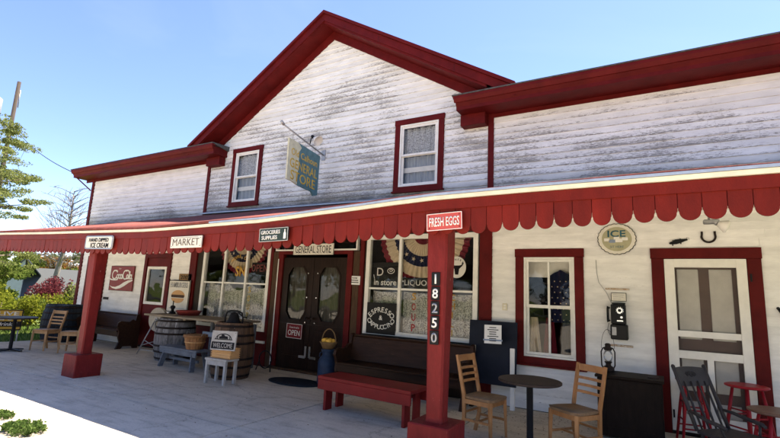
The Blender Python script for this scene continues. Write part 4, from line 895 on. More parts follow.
def pedestal(label, cx, cy, rad, top, h, mats_, sq=False):
    t = thing('pedestal_table', label, 'table', (cx, cy, 0), R(20), 'pedestal tables')
    b = MB(); b.lathe([(rad-.012, h-.032), (rad, h-.024), (rad, h-.006), (rad-.008, h)], seg=48, smooth=False); b.build('tabletop', top, t)
    b = MB(); b.lathe([(.04, .03), (.036, .06), (.036, h-.06), (.09, h-.045), (.09, h-.033)], seg=20); b.build('column', 'black_iron', t)
    for k in range(4):
        a = k*math.pi/2; b = MB(); b.bar((0, 0, .045), (.30*math.cos(a), .30*math.sin(a), .022), .07, .04, w2=.055, h2=.022); b.build('foot', 'black_iron', t)
    return t
pedestal('small round pedestal table with a dark top between the two golden oak chairs', 2.97, -2.04, .345, 'table_top', .75, 0)
pedestal('pedestal table with a grey top and cross foot at the far left edge', -8.35, -2.62, .42, 'table_top', .75, 0)
# red bench
t = thing('red_bench', 'low red painted plank bench in front of the dark pew', 'bench', (.82, -1.96, 0), R(-2.5))
MB().box(-.76, .76, -.24, .24, .41, .455, bev=.005).build('seat', 'red_bench', t)
for s in (-1, 1):
    MB().box(-.755, .755, s*.222-.016 if s < 0 else .206, s*.222+.016 if s < 0 else .238, .275, .409, bev=.004).build('apron', 'red_bench', t)
    x = s*.64; MB().box(x-.022 if s < 0 else x-.022, x+.022, -.205, -.06, 0, .408, bev=.004).build('leg', 'red_bench', t); MB().box(x-.022, x+.022, .06, .205, 0, .408, bev=.004).build('leg', 'red_bench', t)
MB().box(-.617, .617, -.02, .02, .30, .36).build('stretcher', 'red_bench', t)
# pews
def pew(label, x0, x1, yb, top, group='old church pews'):
    cx = (x0+x1)/2; hw = (x1-x0)/2; t = thing('church_pew', label, 'pew', (cx, yb, 0), 0, group)
    b = MB(); b.prism([(0.0, top), (-.03, top+.015), (-.05, top-.01), (-.13, .46), (-.10, .44)], 'x', -hw+.03, hw-.03); b.build('backrest', 'pew_wood', t)
    b = MB(); b.box(-hw+.03, hw-.03, -.055, .02, top+.012, top+.035, bev=.006); b.build('top_rail', 'pew_wood', t)
    b = MB(); b.box(-hw+.03, hw-.03, -.53, -.11, .415, .45, bev=.008); b.build('seat', 'pew_wood', t)
    b = MB(); b.box(-hw+.03, hw-.03, -.50, -.48, .30, .414); b.build('seat_rail', 'pew_wood', t)
    prof = [(.03, 0), (.03, top-.1), (.015, top+.03), (-.03, top+.055), (-.075, top+.03), (-.085, top-.02), (-.10, top-.12), (-.17, .72), (-.25, .66), (-.38, .67), (-.47, .68), (-.54, .64), (-.555, .57), (-.52, .50), (-.49, .42), (-.50, .30), (-.46, .18), (-.50, .08), (-.53, 0), (-.40, 0), (-.36, .06), (-.12, .06), (-.09, 0)]
    for s in (-1, 1): MB().prism(prof, 'x', s*hw-.025, s*hw+.025).build('end_panel', 'pew_wood', t)
    return t
pew('long dark church pew under the middle shop window behind the red bench', -.60, 1.70, -.38, .86)
pew('dark church pew against the clapboards left of the maroon door', -9.35, -7.05 - .35, -.30, .80)
# navy board on its white easel legs
t = thing('sandwich_board', 'plain navy black board on white legs between the pew and the small window', 'board', (1.965, -.34, 0), 0)
mt = Matrix.Rotation(R(-5), 4, 'X')
MB().box(-.385, .385, -.012, .012, .335, 1.295, mtx=mt, bev=.004).build('panel', 'chalkboard', t)
for s in (-.30, .325): MB().box(s-.035, s+.035, .03, .066, 0, .9, bev=.003).build('leg', 'white', t)
s = sign('paper_notice', 'white printed page taped to the navy board', 2.03, -.45, 1.10, .27, .28, 'paper', R(-1.5), t=.003, cat='paper'); s.rotation_euler = (R(-5), R(-1.5), 0)
strokes(s, [[(-.05-.03*(k % 3 == 1), .10-.033*k), (.05+.035*((k*7) % 3 == 1), .10-.033*k)] for k in range(7)], .012, 'letter_black')
MB().box(-.15, .15, -.004, -.002, -.10, -.075).build('tape', 'blueframe', s)
# chest
t = thing('wooden_chest', 'nearly black wooden chest beside the right oak chair', 'chest', (3.90, -.66, 0), 0)
MB().box(-.36, .355, -.26, .26, .03, .715, bev=.006).build('body', 'chest', t); MB().box(-.385, .375, -.285, .28, .718, .752, bev=.006).build('lid', 'chest', t)
b = MB(); b.box(-.34, -.27, -.275, -.262, .03, .70); b.box(.27, .34, -.275, -.262, .03, .70); b.box(-.26, .26, -.272, -.262, .62, .70); b.box(-.26, .26, -.272, -.262, .05, .14); b.build('front_frame', 'chest', t)
MB().box(.20, .32, -.10, .12, .7525, .760).build('hasp', 'hoop', t)
# lantern
t = thing('barn_lantern', 'old black barn lantern on the chest by the clapboard wall', 'lantern', (3.64, -.52, .752), R(20)); t.scale = (1.1, 1.1, 1.25)
b = MB(); b.lathe([(.062, 0), (.066, .01), (.066, .04), (.05, .05), (.03, .06), (.03, .08), (.042, .09), (.042, .10)], seg=20); b.build('fuel_tank', 'hoop', t)
b = MB(); b.lathe([(.036, .10), (.052, .14), (.050, .18), (.034, .215)], seg=20); b.build('globe', 'glass', t)
b = MB(); b.lathe([(.036, .216), (.045, .22), (.045, .235), (.032, .245), (.032, .27), (.038, .275), (.02, .29)], seg=20); b.build('chimney_cap', 'hoop', t)
for s in (-1, 1): MB().tube([(s*.058, 0, .03), (s*.075, 0, .06), (s*.078, 0, .20), (s*.06, 0, .235), (s*.03, 0, .245)], .008).build('side_tube', 'hoop', t)
MB().tube([(a, 0, .235+c) for a, c in arc(0, .0, .075, .20, 0, 180, 16)], .0025, 5).build('bail_handle', 'hoop', t)
# wall telephone
t = thing('wall_telephone', 'black rotary pay telephone mounted on the right clapboard wall', 'telephone', (3.755, -.03, 1.40), 0)
b = MB(); b.box(-.095, .095, -.14, 0, -.04, .24, bev=.012); b.build('upper_housing', 'black', t); b = MB(); b.box(-.105, .115, -.155, 0, -.25, -.042, bev=.012); b.build('coin_vault', 'black', t)
b = MB(); b.lathe([(.052, 0), (.052, .012), (.045, .016)], seg=24, mtx=Matrix.Translation((.02, -.142, .155)) @ Matrix.Rotation(R(90), 4, 'X')); dl = b.build('dial', 'chrome', t)
b = MB()
for k in range(10): a = R(-60+k*30); b.lathe([(.008, 0), (.008, .003)], seg=10, mtx=Matrix.Translation((.02+.044*math.cos(a), -.158, .155+.044*math.sin(a))) @ Matrix.Rotation(R(90), 4, 'X'))
b.lathe([(.022, 0), (.022, .004)], seg=16, mtx=Matrix.Translation((.02, -.158, .155)) @ Matrix.Rotation(R(90), 4, 'X')); b.build('finger_holes', 'black', dl)
MB().tube([(-.125, -.07, .20), (-.14, -.07, .17), (-.14, -.07, .02), (-.125, -.07, -.01)], [.028, .016, .016, .028], 10).build('handset', 'black', t)
MB().tube([(-.13, -.07, -.03), (-.15, -.06, -.12), (-.12, -.05, -.2), (-.10, -.05, -.15)], .006, 6).build('cord', 'galv', t)
b = MB(); b.box(-.085, -.03, -.162, -.156, -.19, -.08); b.build('coin_return', 'galv', t); b = MB(); b.box(-.02, .06, -.15, -.141, .0, .02, bev=.002); b.lathe([(.016, 0), (.016, .01)], seg=12, mtx=Matrix.Translation((.04, -.14, .06)) @ Matrix.Rotation(R(90), 4, 'X')); b.build('trim_plate', 'chrome', t)
MB().box(-.08, .09, -.12, -.02, .241, .262).build('coin_slots', 'black', t)
s = sign('telephone_card', 'yellowed instruction card in a frame above the wall telephone', 3.76, -.05, 1.745, .20, .12, 'sign_cream', 0, border='hoop', bw=.006); strokes(s, [[(-.07, .03), (.07, .03)], [(-.07, .0), (.06, .0)], [(-.07, -.03), (.03, -.03)]], .006, 'galv')
M['raw_wood'] = mat('bare wood strip', (0.42, 0.28, 0.17), .8, .3, 9, stretch=(2, 8, 8), wear=(.66, .62, .54), wearamt=.5)
tag(MB().box(3.585, 3.90, -.04, -.02, 1.845, 1.87, bev=.003).build('wood_strip', 'raw_wood'), 'bare wood strip on the wall just above the telephone card', 'wood strip', 'bare mounting strips')
tag(MB().box(3.62, 3.92, -.04, -.02, 1.045, 1.075, bev=.003).build('wood_strip', 'raw_wood'), 'bare wood strip on the wall below the telephone', 'wood strip', 'bare mounting strips')
tag(MB().tube([(3.47, -.03, 2.28), (3.475, -.03, 2.1), (3.50, -.03, 1.95), (3.60, -.03, 1.80), (3.66, -.04, 1.66)], .004, 6).build('telephone_wire', 'galv'), 'thin wire running down the wall from the porch ceiling to the telephone', 'wire')
t = thing('horseshoe', 'rusty horseshoe nailed over the white screen door', 'horseshoe', (4.88, -.035, 2.60)); b = MB(); pts = [(.072, .07)]+arc(0, 0, .078, .078, 20, -200, 16)+[(-.072, .07)]
for i in range(len(pts)-1): b.bar((pts[i][0], 0, pts[i][1]), (pts[i+1][0], 0, pts[i+1][1]), .026, .012, up=(0, 1, 0))
b.build('shoe', 'hoop', t)
t = thing('iron_lizard', 'small black cast iron creature mounted on the wall left of the horseshoe', 'ornament', (4.52, -.03, 2.535), (0, R(-14), 0)); b = MB(); b.tube([(-.10, -.01, 0), (-.06, -.02, .0), (-.02, -.03, 0), (.02, -.025, 0), (.06, -.02, .0), (.12, -.01, .0)], [.010, .024, .034, .03, .022, .012], 10); b.build('body', 'black_iron', t)
b = MB()
for x, z in ((-.06, -.04), (-.04, .035), (.05, .035), (.04, -.04)): b.tube([(x, -.01, 0), (x-.01, -.01, z)], .008, 6)
b.build('legs', 'black_iron', t); MB().tube([(.10, 0, 0), (.125, 0, .03), (.145, 0, .02), (.14, 0, -.01)], .003, 5).build('hook_loop', 'galv', t)
t = thing('wall_outlet', 'cream outlet cover on the clapboards left of the small window', 'outlet', (2.09, -.03, 1.52)); MB().box(-.04, .04, 0, .01, -.055, .055, bev=.003).build('cover', 'cream', t); b = MB(); b.box(-.018, .018, -.005, -.001, .008, .035); b.box(-.018, .018, -.005, -.001, -.035, -.008); b.build('sockets', 'white', t)
t = thing('door_pull', 'black iron handle hanging on the wall right of the screen door', 'handle', (5.58, -.03, 1.60), (0, R(-25), 0)); MB().tube([(0, 0, .09), (0, -.03, .06), (0, -.04, 0), (0, -.03, -.08), (0, 0, -.12)], .018, 8).build('grip', 'black_iron', t)
t = thing('porch_light', 'pale round flood lamp on a grey bracket under the porch roof above the screen door', 'lamp', (4.92, -1.0, 2.62)); MB().box(-.16, .0, -.04, .04, .0, .05, bev=.01).build('bracket', 'galv', t); MB().tube([(-.05, 0, .03), (-.02, -.02, .0)], .03, 10).build('socket', 'galv', t); MB().lathe([(.03, 0), (.055, .05), (.075, .09), (.07, .105), (.03, .115)], seg=24, mtx=Matrix.Translation((-.02, -.02, .0)) @ Matrix.Rotation(R(115), 4, 'Y')).build('bulb', 'white', t); MB().tube([(-.1, 0, .05), (-.1, 0, .45)], .012, 8).build('stem', 'galv', t)

# rocking chair
t = thing('rocking_chair', 'dark spindle back rocking chair with a carved crest in front of the screen door', 'rocking chair', (4.84, -1.62, 0), R(-42-90))
# local +Y front
w_ = .23; sh = .40; bt = 1.0
MB().prism([(-.22, -.2), (.22, -.2), (.24, .2), (.2, .24), (-.2, .24), (-.24, .2)], 'z', sh-.02, sh+.015).build('seat', 'rocker', t)
def bp(u, z): return (u*(w_-.01), -.20-.24*(z-sh)/(bt-sh), z)
for s in (-1, 1):
    MB().tube([bp(s, sh), bp(s, sh+.2), bp(s, bt-.06), bp(s, bt), bp(s, bt+.015)], [.018, .021, .017, .02, .010], 8).build('back_post', 'rocker', t)
    MB().tube([(s*.19, -.16, sh-.01), (s*.21, -.20, .06)], [.018, .014], 8).build('leg', 'rocker', t); MB().tube([(s*.2, .2, sh-.01), (s*.22, .24, .06)], [.018, .014], 8).build('leg', 'rocker', t)
    pts = [(s*.215, -.50+.09*i, .035+.30*((-.50+.09*i+.0)/1.0)**2) for i in range(12)]; MB().tube(pts, .016, 6).build('rocker_runner', 'rocker', t)
    MB().tube([bp(s, sh+.18), (s*.25, -.18, sh+.17), (s*.27, -.05, sh+.14), (s*.27, .1, sh+.12), (s*.26, .14, sh+.10)], [.014, .018, .02, .022, .015], 8).build('arm', 'rocker', t); MB().tube([(s*.265, .08, sh+.12), (s*.23, .10, sh)], .012, 8).build('arm_post', 'rocker', t)
b = MB(); n = 12; rows = []
for i in range(n+1):
    u = -1+2*i/n; zt = bt-.02+.012*(1-u*u); zb = bt-.19-.01*(1-u*u); p = bp(u, zt); q = bp(u, zb); c = -.02*(1-u*u)
    rows.append([b.bm.verts.new(v) for v in ((q[0], q[1]+c-.008, q[2]), (q[0], q[1]+c+.008, q[2]), (p[0], p[1]+c+.008, p[2]), (p[0], p[1]+c-.008, p[2]))])
for i in range(n):
    for k in range(4): b.bm.faces.new((rows[i][k], rows[i+1][k], rows[i+1][(k+1) % 4], rows[i][(k+1) % 4]))
b.bm.faces.new(rows[0]); b.bm.faces.new(rows[-1][::-1]); cr = b.build('crest_rail', 'rocker', t)
b = MB()
for cx_, rr_ in ((-.05, .028), (.05, .028), (0, .035)):
    pp = []
    for k in range(18): a = k*.55; r_ = rr_*(1-k/20); p = bp(cx_/w_+r_*math.cos(a)/w_, bt-.085+r_*math.sin(a)); pp.append((p[0], p[1]-.008, p[2])) ; 
    b.tube([(x, y_+.0+.0, z) for x, y_, z in pp], .004, 5)
    b.tube([(x, y_, z) for x, y_, z in [(q[0], q[1]+.0, q[2]) for q in pp]], .003, 4)
b.build('carving', 'galv' if False else 'rocker', cr)
for i in range(4):
    u = -.66+.44*i; MB().tube([bp(u, sh), bp(u, sh+.15), bp(u, sh+.3), bp(u, bt-.15)], [.009, .013, .011, .008], 7).build('spindle', 'rocker', t)
b = MB(); b.tube([(-.2, .21, .26), (.2, .21, .26)], .011, 7); b.tube([(-.2, .22, .17), (.2, .22, .17)], .011, 7)
for s in (-1, 1): b.tube([(s*.2, -.18, .22), (s*.21, .22, .22)], .010, 7)
b.build('stretcher', 'rocker', t)
def stool(label, cx, cy, h, rad, rz, seat='stool_red', sp=.12):
    t = thing('round_stool', label, 'stool', (cx, cy, 0), R(rz), 'red wooden stools')
    MB().lathe([(rad-.02, h-.032), (rad, h-.022), (rad, h-.008), (rad-.02, h), (rad*.6, h-.006)], seg=36).build('seat', seat, t); q = rad*.62
    P = []
    for k in range(4):
        a = math.pi/4+k*math.pi/2; A = Vector((q*math.cos(a), q*math.sin(a), h-.03)); B = Vector(((q+sp)*math.cos(a), (q+sp)*math.sin(a), 0)); P.append((A, B)); MB().tube([A, A.lerp(B, .4), B], [.016, .020, .014], 8).build('leg', 'stool_red', t)
    for k in range(4):
        for f_ in ((.35, .62) if k % 2 else (.45, .75)): MB().tube([P[k][0].lerp(P[k][1], f_), P[(k+1) % 4][0].lerp(P[(k+1) % 4][1], f_)], .010, 7).build('rung', 'stool_red', t)
    return t
stool('cherry red stool seen through the back of the rocking chair', 4.57, -.42, .76, .175, 10)
stool('cherry red stool in front of the screen door, right of the rocking chair', 5.12, -.42, .76, .22, 40)
stool('red legged stool with a worn brown seat at the right edge', 5.28, -1.13, .62, .26, 15, 'seat_brown')

# ------------------------------------------------------------------ CLUTTER LEFT OF THE ENTRY
def barrel(label, cx, cy, rad, h, wood, rz=0, hoops=(.06, .22, .36, .64, .78, .94), group='old wooden barrels', sq=1):
    t = thing('wooden_barrel', label, 'barrel', (cx, cy, 0), R(rz), group)
    rp = lambda z: rad*(.84+.16*math.sin(math.pi*z/h)); b = MB(); n = 26; zs = [h*i/10 for i in range(11)]
    for k in range(n):
        a0, a1 = 2*math.pi*(k+.03)/n, 2*math.pi*(k+.97)/n; o_ = rnd.uniform(-.004, .003); L0 = []
        for z in zs:
            r_ = rp(z)+o_; ri = rp(z)-.02; L0.append([b.bm.verts.new(v) for v in ((r_*math.cos(a0), r_*math.sin(a0), z), (r_*math.cos(a1), r_*math.sin(a1), z), (ri*math.cos(a1), ri*math.sin(a1), z), (ri*math.cos(a0), ri*math.sin(a0), z))])
        for i in range(10):
            for q in range(4): b.bm.faces.new((L0[i][q], L0[i][(q+1) % 4], L0[i+1][(q+1) % 4], L0[i+1][q]))
        b.bm.faces.new(L0[0][::-1]); b.bm.faces.new(L0[-1])
    b.build('staves', wood, t); MB().lathe([(rp(h)-.022, h-.04), (rp(h)-.022, h-.02)], seg=26).build('head', wood, t); MB().lathe([(rp(0)-.022, .01), (rp(0)-.022, .03)], seg=26).build('base', wood, t)
    for hz in hoops:
        z = hz*h; b = MB(); b.lathe([(rp(z-.02)+.001, z-.02), (rp(z-.02)+.007, z-.02), (rp(z+.02)+.007, z+.02), (rp(z+.02)+.001, z+.02)], seg=40); b.build('hoop', 'hoop', t)
    return t
barrel('grey weathered barrel under the left end of the plank counter', -5.15, -.80, .43, .90, 'grey_wood')
barrel('brown barrel with rusty hoops carrying the iron bell', -2.64, -1.36, .385, .99, 'barrel_brown')
barrel('large slate dark barrel at the far left end of the porch', -9.85, -.95, .49, .97, 'barrel_dark', hoops=(.08, .25, .42, .6, .78, .93))
t = thing('plank_counter', 'worn tan plank top laid across the barrels left of the entry', 'counter', (0, 0, 0))
b = MB(); b.box(-5.85, -3.05, -1.16, -.86, .925, .965, bev=.004); b.box(-5.88, -3.02, -.855, -.56, .928, .966, bev=.004); b.box(-5.85, -3.06, -.555, -.30, .925, .964, bev=.004); b.build('planks', 'plank', t); MB().box(-4.6, -4.52, -1.05, -.35, .89, .924).build('batten', 'plank', t); MB().box(-3.6, -3.52, -1.05, -.35, .89, .924).build('batten', 'plank', t); MB().box(-4.5, -3.1, -.60, -.56, .55, .65).build('brace', 'blueframe', t)
for x_ in (-4.45, -3.15): MB().box(x_-.035, x_+.035, -.42, -.35, 0, .888).build('support_leg', 'grey_bench', t)
# dinner bell
t = thing('iron_bell', 'black cast iron bell with yoke on top of the brown barrel', 'bell', (-2.66, -1.38, .975), R(10))
MB().lathe([(.135, 0), (.14, .02), (.105, .06), (.085, .13), (.06, .18), (.02, .20)], seg=28).build('bell_cup', 'black_iron', t); b = MB(); b.tube([(-.20, 0, .0), (-.20, 0, .10), (-.17, 0, .19), (-.08, 0, .22), (.08, 0, .22), (.17, 0, .19), (.20, 0, .10), (.20, 0, 0)], .016, 8); b.build('yoke', 'black_iron', t); MB().tube([(.08, 0, .2), (.24, -.05, .12), (.34, -.08, .12)], .012, 8).build('lever', 'black_iron', t)
t = thing('red_pan', 'faded red enamel pan on the plank counter by the wall', 'pan', (-5.02, -.62, .967)); MB().lathe([(.22, 0), (.27, .09), (.285, .10), (.27, .105), (.21, .015)], seg=32).build('pan_body', 'sign_maroon', t); M['sign_maroon2'] = mat('faded red enamel', (.24, .04, .035), .5, .3, 8); t.children[0].data.materials[0] = M['sign_maroon2']
t = thing('oil_lamp', 'small black oil lamp base on the counter in front of the poster', 'oil lamp', (-5.62, -.62, .967)); MB().lathe([(.08, 0), (.08, .02), (.04, .05), (.03, .10), (.055, .13), (.055, .17), (.03, .19)], seg=20).build('lamp_base', 'black_iron', t); MB().tube([(0, 0, .18), (0, 0, .30)], .012, 8).build('burner', 'black_iron', t)
# step bench with bushel basket
t = thing('splay_leg_bench', 'low grey blue weathered bench in front of the grey barrel', 'bench', (-4.0, -1.36, 0), R(-2))
MB().box(-.62, .60, -.17, .17, .36, .40, bev=.006).build('seat', 'grey_bench', t); MB().box(-.60, .58, -.165, -.14, .27, .359).build('apron', 'grey_bench', t)
for s in (-1, 1):
    for q in (-1, 1): MB().bar((s*.44, q*.11, .36), (s*.52, q*.17, 0), .10, .03, up=(1, 0, 0)).build('leg', 'grey_bench', t)
MB().box(-.46, .46, -.02, .02, .14, .19).build('stretcher', 'grey_bench', t)
t = thing('bushel_basket', 'orange brown bushel basket on the grey blue bench', 'basket', (-3.72, -1.36, .40), 0); b = MB(); n = 22; z1 = .27
for k in range(n):
    a0, a1 = 2*math.pi*(k+.04)/n, 2*math.pi*(k+.96)/n; L0 = []
    for z, r_ in ((0, .155), (.14, .19), (z1, .215)): L0.append([b.bm.verts.new(v) for v in ((r_*math.cos(a0), r_*math.sin(a0), z), (r_*math.cos(a1), r_*math.sin(a1), z), ((r_-.008)*math.cos(a1), (r_-.008)*math.sin(a1), z), ((r_-.008)*math.cos(a0), (r_-.008)*math.sin(a0), z))])
    for i in range(2):
        for q in range(4): b.bm.faces.new((L0[i][q], L0[i][(q+1) % 4], L0[i+1][(q+1) % 4], L0[i+1][q]))
b.build('splints', 'basket', t); MB().lathe([(.15, 0), (.15, .008)], seg=24).build('base', 'basket', t)
MB().lathe([(.212, .225), (.226, .225), (.23, .275), (.214, .275)], seg=32).build('rim_band', 'basket', t); MB().lathe([(.186, .125), (.196, .125), (.199, .145), (.188, .145)], seg=32).build('middle_band', 'straw', t)
for s in (-1, 1): MB().tube([(s*.22, -.05, .26), (s*.25, -.03, .31), (s*.25, .03, .31), (s*.22, .05, .26)], .004, 5).build('wire_handle', 'galv', t)
# pale stool with crate and welcome sign
t = thing('plank_stool', 'scuffed pale plank stool standing before the brown barrel', 'stool', (-2.30, -1.87, 0), R(4)); t.scale = (.84, 1, 1); MB().box(-.30, .30, -.15, .15, .385, .42, bev=.006).build('seat', 'stool_white', t)
for s in (-1, 1):
    MB().box(s*.25-.025, s*.25+.025, -.14, -.09, 0, .384, bev=.003).build('leg', 'stool_white', t); MB().box(s*.25-.025, s*.25+.025, .09, .14, 0, .384, bev=.003).build('leg', 'stool_white', t)
MB().box(-.224, .224, -.135, -.115, .31, .384).build('apron', 'stool_white', t)
t = thing('straw_hamper', 'light woven straw hamper on the pale plank stool', 'hamper', (-2.26, -1.84, .42), R(4)); t.scale = (.9, 1, .9); b = MB(); b.box(-.25, .25, -.11, .11, 0, .20, bev=.02); b.build('woven_body', 'straw', t); b = MB()
for k in range(5): b.box(-.256, .256, -.116, .116, .015+.04*k, .033+.04*k, bev=.006)
b.build('weave_bands', 'straw', t)
s = sign('welcome_sign', 'grey board lettered WELCOME with a farm picture leaning on the straw hamper', -2.16, -2.0, .73, .56, .32, 'stool_white', R(-2), t=.02, cat='sign'); s.rotation_euler = (R(-6), R(-2), R(4))
flat(s, 'name_band', rrect(.52, .115, .01), 'letter_black', -.002).location = (0, 0, -.08); text(s, 'WELCOME', .075, 0, -.08, 'stool_white', y=-.007, width=.44, bold=.0)
strokes(s, [arc(0, .02, .18, .09, 0, 180), [(-.2, .02), (.2, .02)], [(-.14, .03), (-.14, .07)], [(.14, .03), (.14, .07)]], .014, 'letter_black'); flat(s, 'truck_drawing', [(-.10, .03), (.10, .03), (.09, .07), (.03, .075), (.0, .10), (-.05, .10), (-.06, .07), (-.1, .065)], 'letter_black', -.004)
# grindstone
t = thing('grindstone', 'round grindstone wheel on a splayed tube frame in front of the maroon door', 'grindstone', (-6.12, -.62, 0), R(7)); b = MB()
b.lathe([(.275, -.035), (.28, -.03), (.28, .03), (.275, .035)], seg=48, mtx=Matrix.Translation((0, 0, .80)) @ Matrix.Rotation(R(90), 4, 'X')); b.build('stone_wheel', 'stone', t)
b = MB(); b.lathe([(.05, -.06), (.05, .06)], seg=16, mtx=Matrix.Translation((0, 0, .80)) @ Matrix.Rotation(R(90), 4, 'X')); b.tube([(0, -.1, .80), (0, .1, .80)], .014); b.tube([(0, -.1, .8), (.12, -.1, .78), (.12, -.18, .78)], .012); b.build('crank', 'galv', t)
for s in (-1, 1): 
    for q in (-1, 1): MB().tube([(0, q*.075, .80), (s*.30, q*.22, 0)], .014, 8).build('leg', 'galv', t)
    MB().tube([(s*.18, -.165, .32), (-s*.22, -.185, .2)], .009, 6).build('brace', 'galv', t)
MB().bar((-.26, -.19, .1), (.26, -.19, .1), .02, .02).build('foot_bar', 'galv', t)
# milk can with flower basket
t = thing('milk_can', 'dark blue milk can beside the entry at the end of the pew', 'milk can', (-.98, -.62, 0)); MB().lathe([(.165, 0), (.17, .01), (.17, .38), (.155, .43), (.10, .50), (.095, .54), (.12, .57), (.125, .60), (.11, .61)], seg=32).build('can_body', 'enamel_blue', t)
for s in (-1, 1): MB().tube([(s*.14, 0, .44), (s*.19, 0, .46), (s*.18, 0, .52), (s*.11, 0, .55)], .010, 8).build('handle', 'enamel_blue', t)
t = thing('flower_basket', 'wicker basket of yellow gourds with a hoop handle on the blue milk can', 'basket', (-.98, -.62, .612)); MB().lathe([(.10, 0), (.15, .10), (.165, .12), (.155, .125), (.09, .01)], seg=28).build('basket_bowl', 'wicker', t)
MB().tube([(a, 0, .10+c) for a, c in arc(0, 0, .16, .25, 0, 180, 20)], .010, 8).build('basket_handle', 'wicker', t); b = MB()
for dx, dy, r_, mm in ((-.05, -.06, .05, 0), (.05, -.07, .045, 0), (.0, .03, .05, 0), (.08, .02, .04, 0), (-.08, .04, .045, 0)):
    r = bmesh.ops.create_icosphere(b.bm, subdivisions=2, radius=r_)
    for v in r['verts']: v.co = Vector((v.co.x*1.25+dx, v.co.y+dy, v.co.z+.14))
for f in b.bm.faces: f.smooth = True
b.build('gourds', 'yellow', t)
t = tag(MB().prism([(-.98, -.72-.0), (-1.0, -.5)]+[], 'z', 0, .01).build('x', 'rubber') if False else MB().lathe([(.52, .004), (.53, .01), (.52, .018), (.3, .019)], seg=40, c=(0, 0, 0)).build('door_mat', 'rubber'), 'dark oval rubber mat on the concrete before the entry doors', 'door mat'); t.location = (-1.45, -.93, .002); t.scale = (1.05, .62, 1)
t = thing('iron_kettle_stand', 'black scrolled iron plant stand on the floor left of the entry doors', 'plant stand', (-2.72, -.42, 0)); b = MB(); b.tube([(a, 0, .22+c) for a, c in arc(0, 0, .17, .17, 0, 360, 24)], .012, 6, False); b.build('ring', 'black_iron', t)
for s in (-1, 1): MB().tube([(s*.15, 0, .2), (s*.2, -.04, 0)], .012, 6).build('leg', 'black_iron', t)
# live bait sign
t = thing('live_bait_sign', 'yellow and black LIVE BAIT board standing on the lawn at the end of the porch', 'sign', (-10.55, -2.10, 0), R(68)); t.rotation_euler = (0, 0, R(60))
MB().box(-.85, .46, 0, .02, .27, .80).build('panel', 'yellow_sign', t); b = MB(); b.box(-.85, .46, -.006, -.001, .36, .50); b.box(-.85, .46, -.006, -.001, .775, .80); b.box(.435, .46, -.006, -.001, .27, .80); b.box(-.85, .46, -.006, -.001, .27, .30); b.build('black_band', 'number_blk', t)
text(t, 'LIVE', .10, .16, .70, 'sign_cream', y=-.008, width=.44, bold=.03); text(t, 'BAIT', .10, .16, .575, 'sign_cream', y=-.008, width=.44, bold=.03); text(t, 'Cold drinks!', .09, .0, .43, 'letter_white', y=-.010, width=.72, shear=.2)
flat(t, 'fish_mark', [(-.30+a, .64+c) for a, c in arc(0, 0, .16, .08, 20, 340, 20)]+[(-.05, .57), (-.05, .71)], 'number_blk', -.003)
for x in (-.8, .40): MB().box(x-.015, x+.015, .022, .045, -.1, .8).build('stake', 'galv', t)

# ------------------------------------------------------------------ OUTDOORS
def at(px, py, dist):
    d = ray(px, py); return CAM+d*(dist/math.hypot(d.x, d.y))
def leaves(bm, c, rx, rz_, n, size, rg, mi=0):
    for _ in range(n):
        while True:
            p = Vector((rg.uniform(-1, 1), rg.uniform(-1, 1), rg.uniform(-1, 1)))
            if p.length < 1: break
        q = c+Vector((p.x*rx, p.y*rx, p.z*rz_)); a = Vector((rg.gauss(0, 1), rg.gauss(0, 1), rg.gauss(0, .7))).normalized(); b_ = a.orthogonal().normalized(); b_ = (Matrix.Rotation(rg.uniform(0, 6.28), 3, a) @ b_); t = a.cross(b_); s_ = size*rg.uniform(.6, 1.3)
        vs_ = [bm.verts.new(q+b_*s_), bm.verts.new(q+t*s_*.45), bm.verts.new(q-b_*s_), bm.verts.new(q-t*s_*.45)]; bm.faces.new(vs_)
def tree(name, label, base, h, rad, leaf, n=9000, size=.12, bark='bark', start=.3, clumps=70, clump_r=.5, seed=1, flat_=.55, group=None, dens=1.0, cat='tree'):
    rg = random.Random(seed); t = thing(name, label, cat, base, 0, group)
    b = MB(); tips = []; top = Vector((rg.uniform(-.3, .3), rg.uniform(-.3, .3), h*.9)); tp = [Vector((0, 0, -.2)), Vector((.05*h*rg.uniform(-.5, .5), 0, h*.3)), Vector((.05*h*rg.uniform(-.5, .5), .02*h, h*.6)), top]; r0_ = h*.018
    b.tube(tp, [r0_*1.3, r0_, r0_*.6, r0_*.12], 8)
    def tpos(f):
        f *= 3; i = min(2, int(f)); return tp[i].lerp(tp[i+1], f-i)
    nl = max(8, clumps//5)
    for k in range(nl):
        f = start+(1-start)*(k+.5)/nl; p = tpos(f); a = k*2.4+rg.uniform(-.4, .4); env = rad*math.sqrt(max(.08, 1-((f-start)/(1-start)*1.0-.25)**2*1.1)) * rg.uniform(.7, 1.1)
        e = p+Vector((math.cos(a)*env, math.sin(a)*env, env*rg.uniform(.1, .55))); m_ = p.lerp(e, .5)+Vector((0, 0, env*.08)); rl = r0_*.45*(1-f*.6); b.tube([p, m_, e], [rl, rl*.6, rl*.15], 6)
        for j in range(5):
            g = rg.uniform(.35, 1.0); s_ = (p.lerp(m_, g*2) if g < .5 else m_.lerp(e, g*2-1)); q = s_+Vector((rg.gauss(0, 1), rg.gauss(0, 1), rg.gauss(.3, .6))).normalized()*env*rg.uniform(.15, .42); b.tube([s_, s_.lerp(q, .5)+Vector((0, 0, .05)), q], [rl*.35, rl*.2, rl*.08], 5); tips.append(q)
        tips.append(e)
    b.build('trunk', bark, t)
    if leaf:
        bm = bmesh.new(); per = max(5, n//len(tips))
        for q in tips: 
            cr_ = clump_r*rg.uniform(.6, 1.3); leaves(bm, q, cr_, cr_*flat_, int(per*rg.uniform(.5, 1.5)), size, rg)
        mk('crown', bm, leaf, t)
    return t
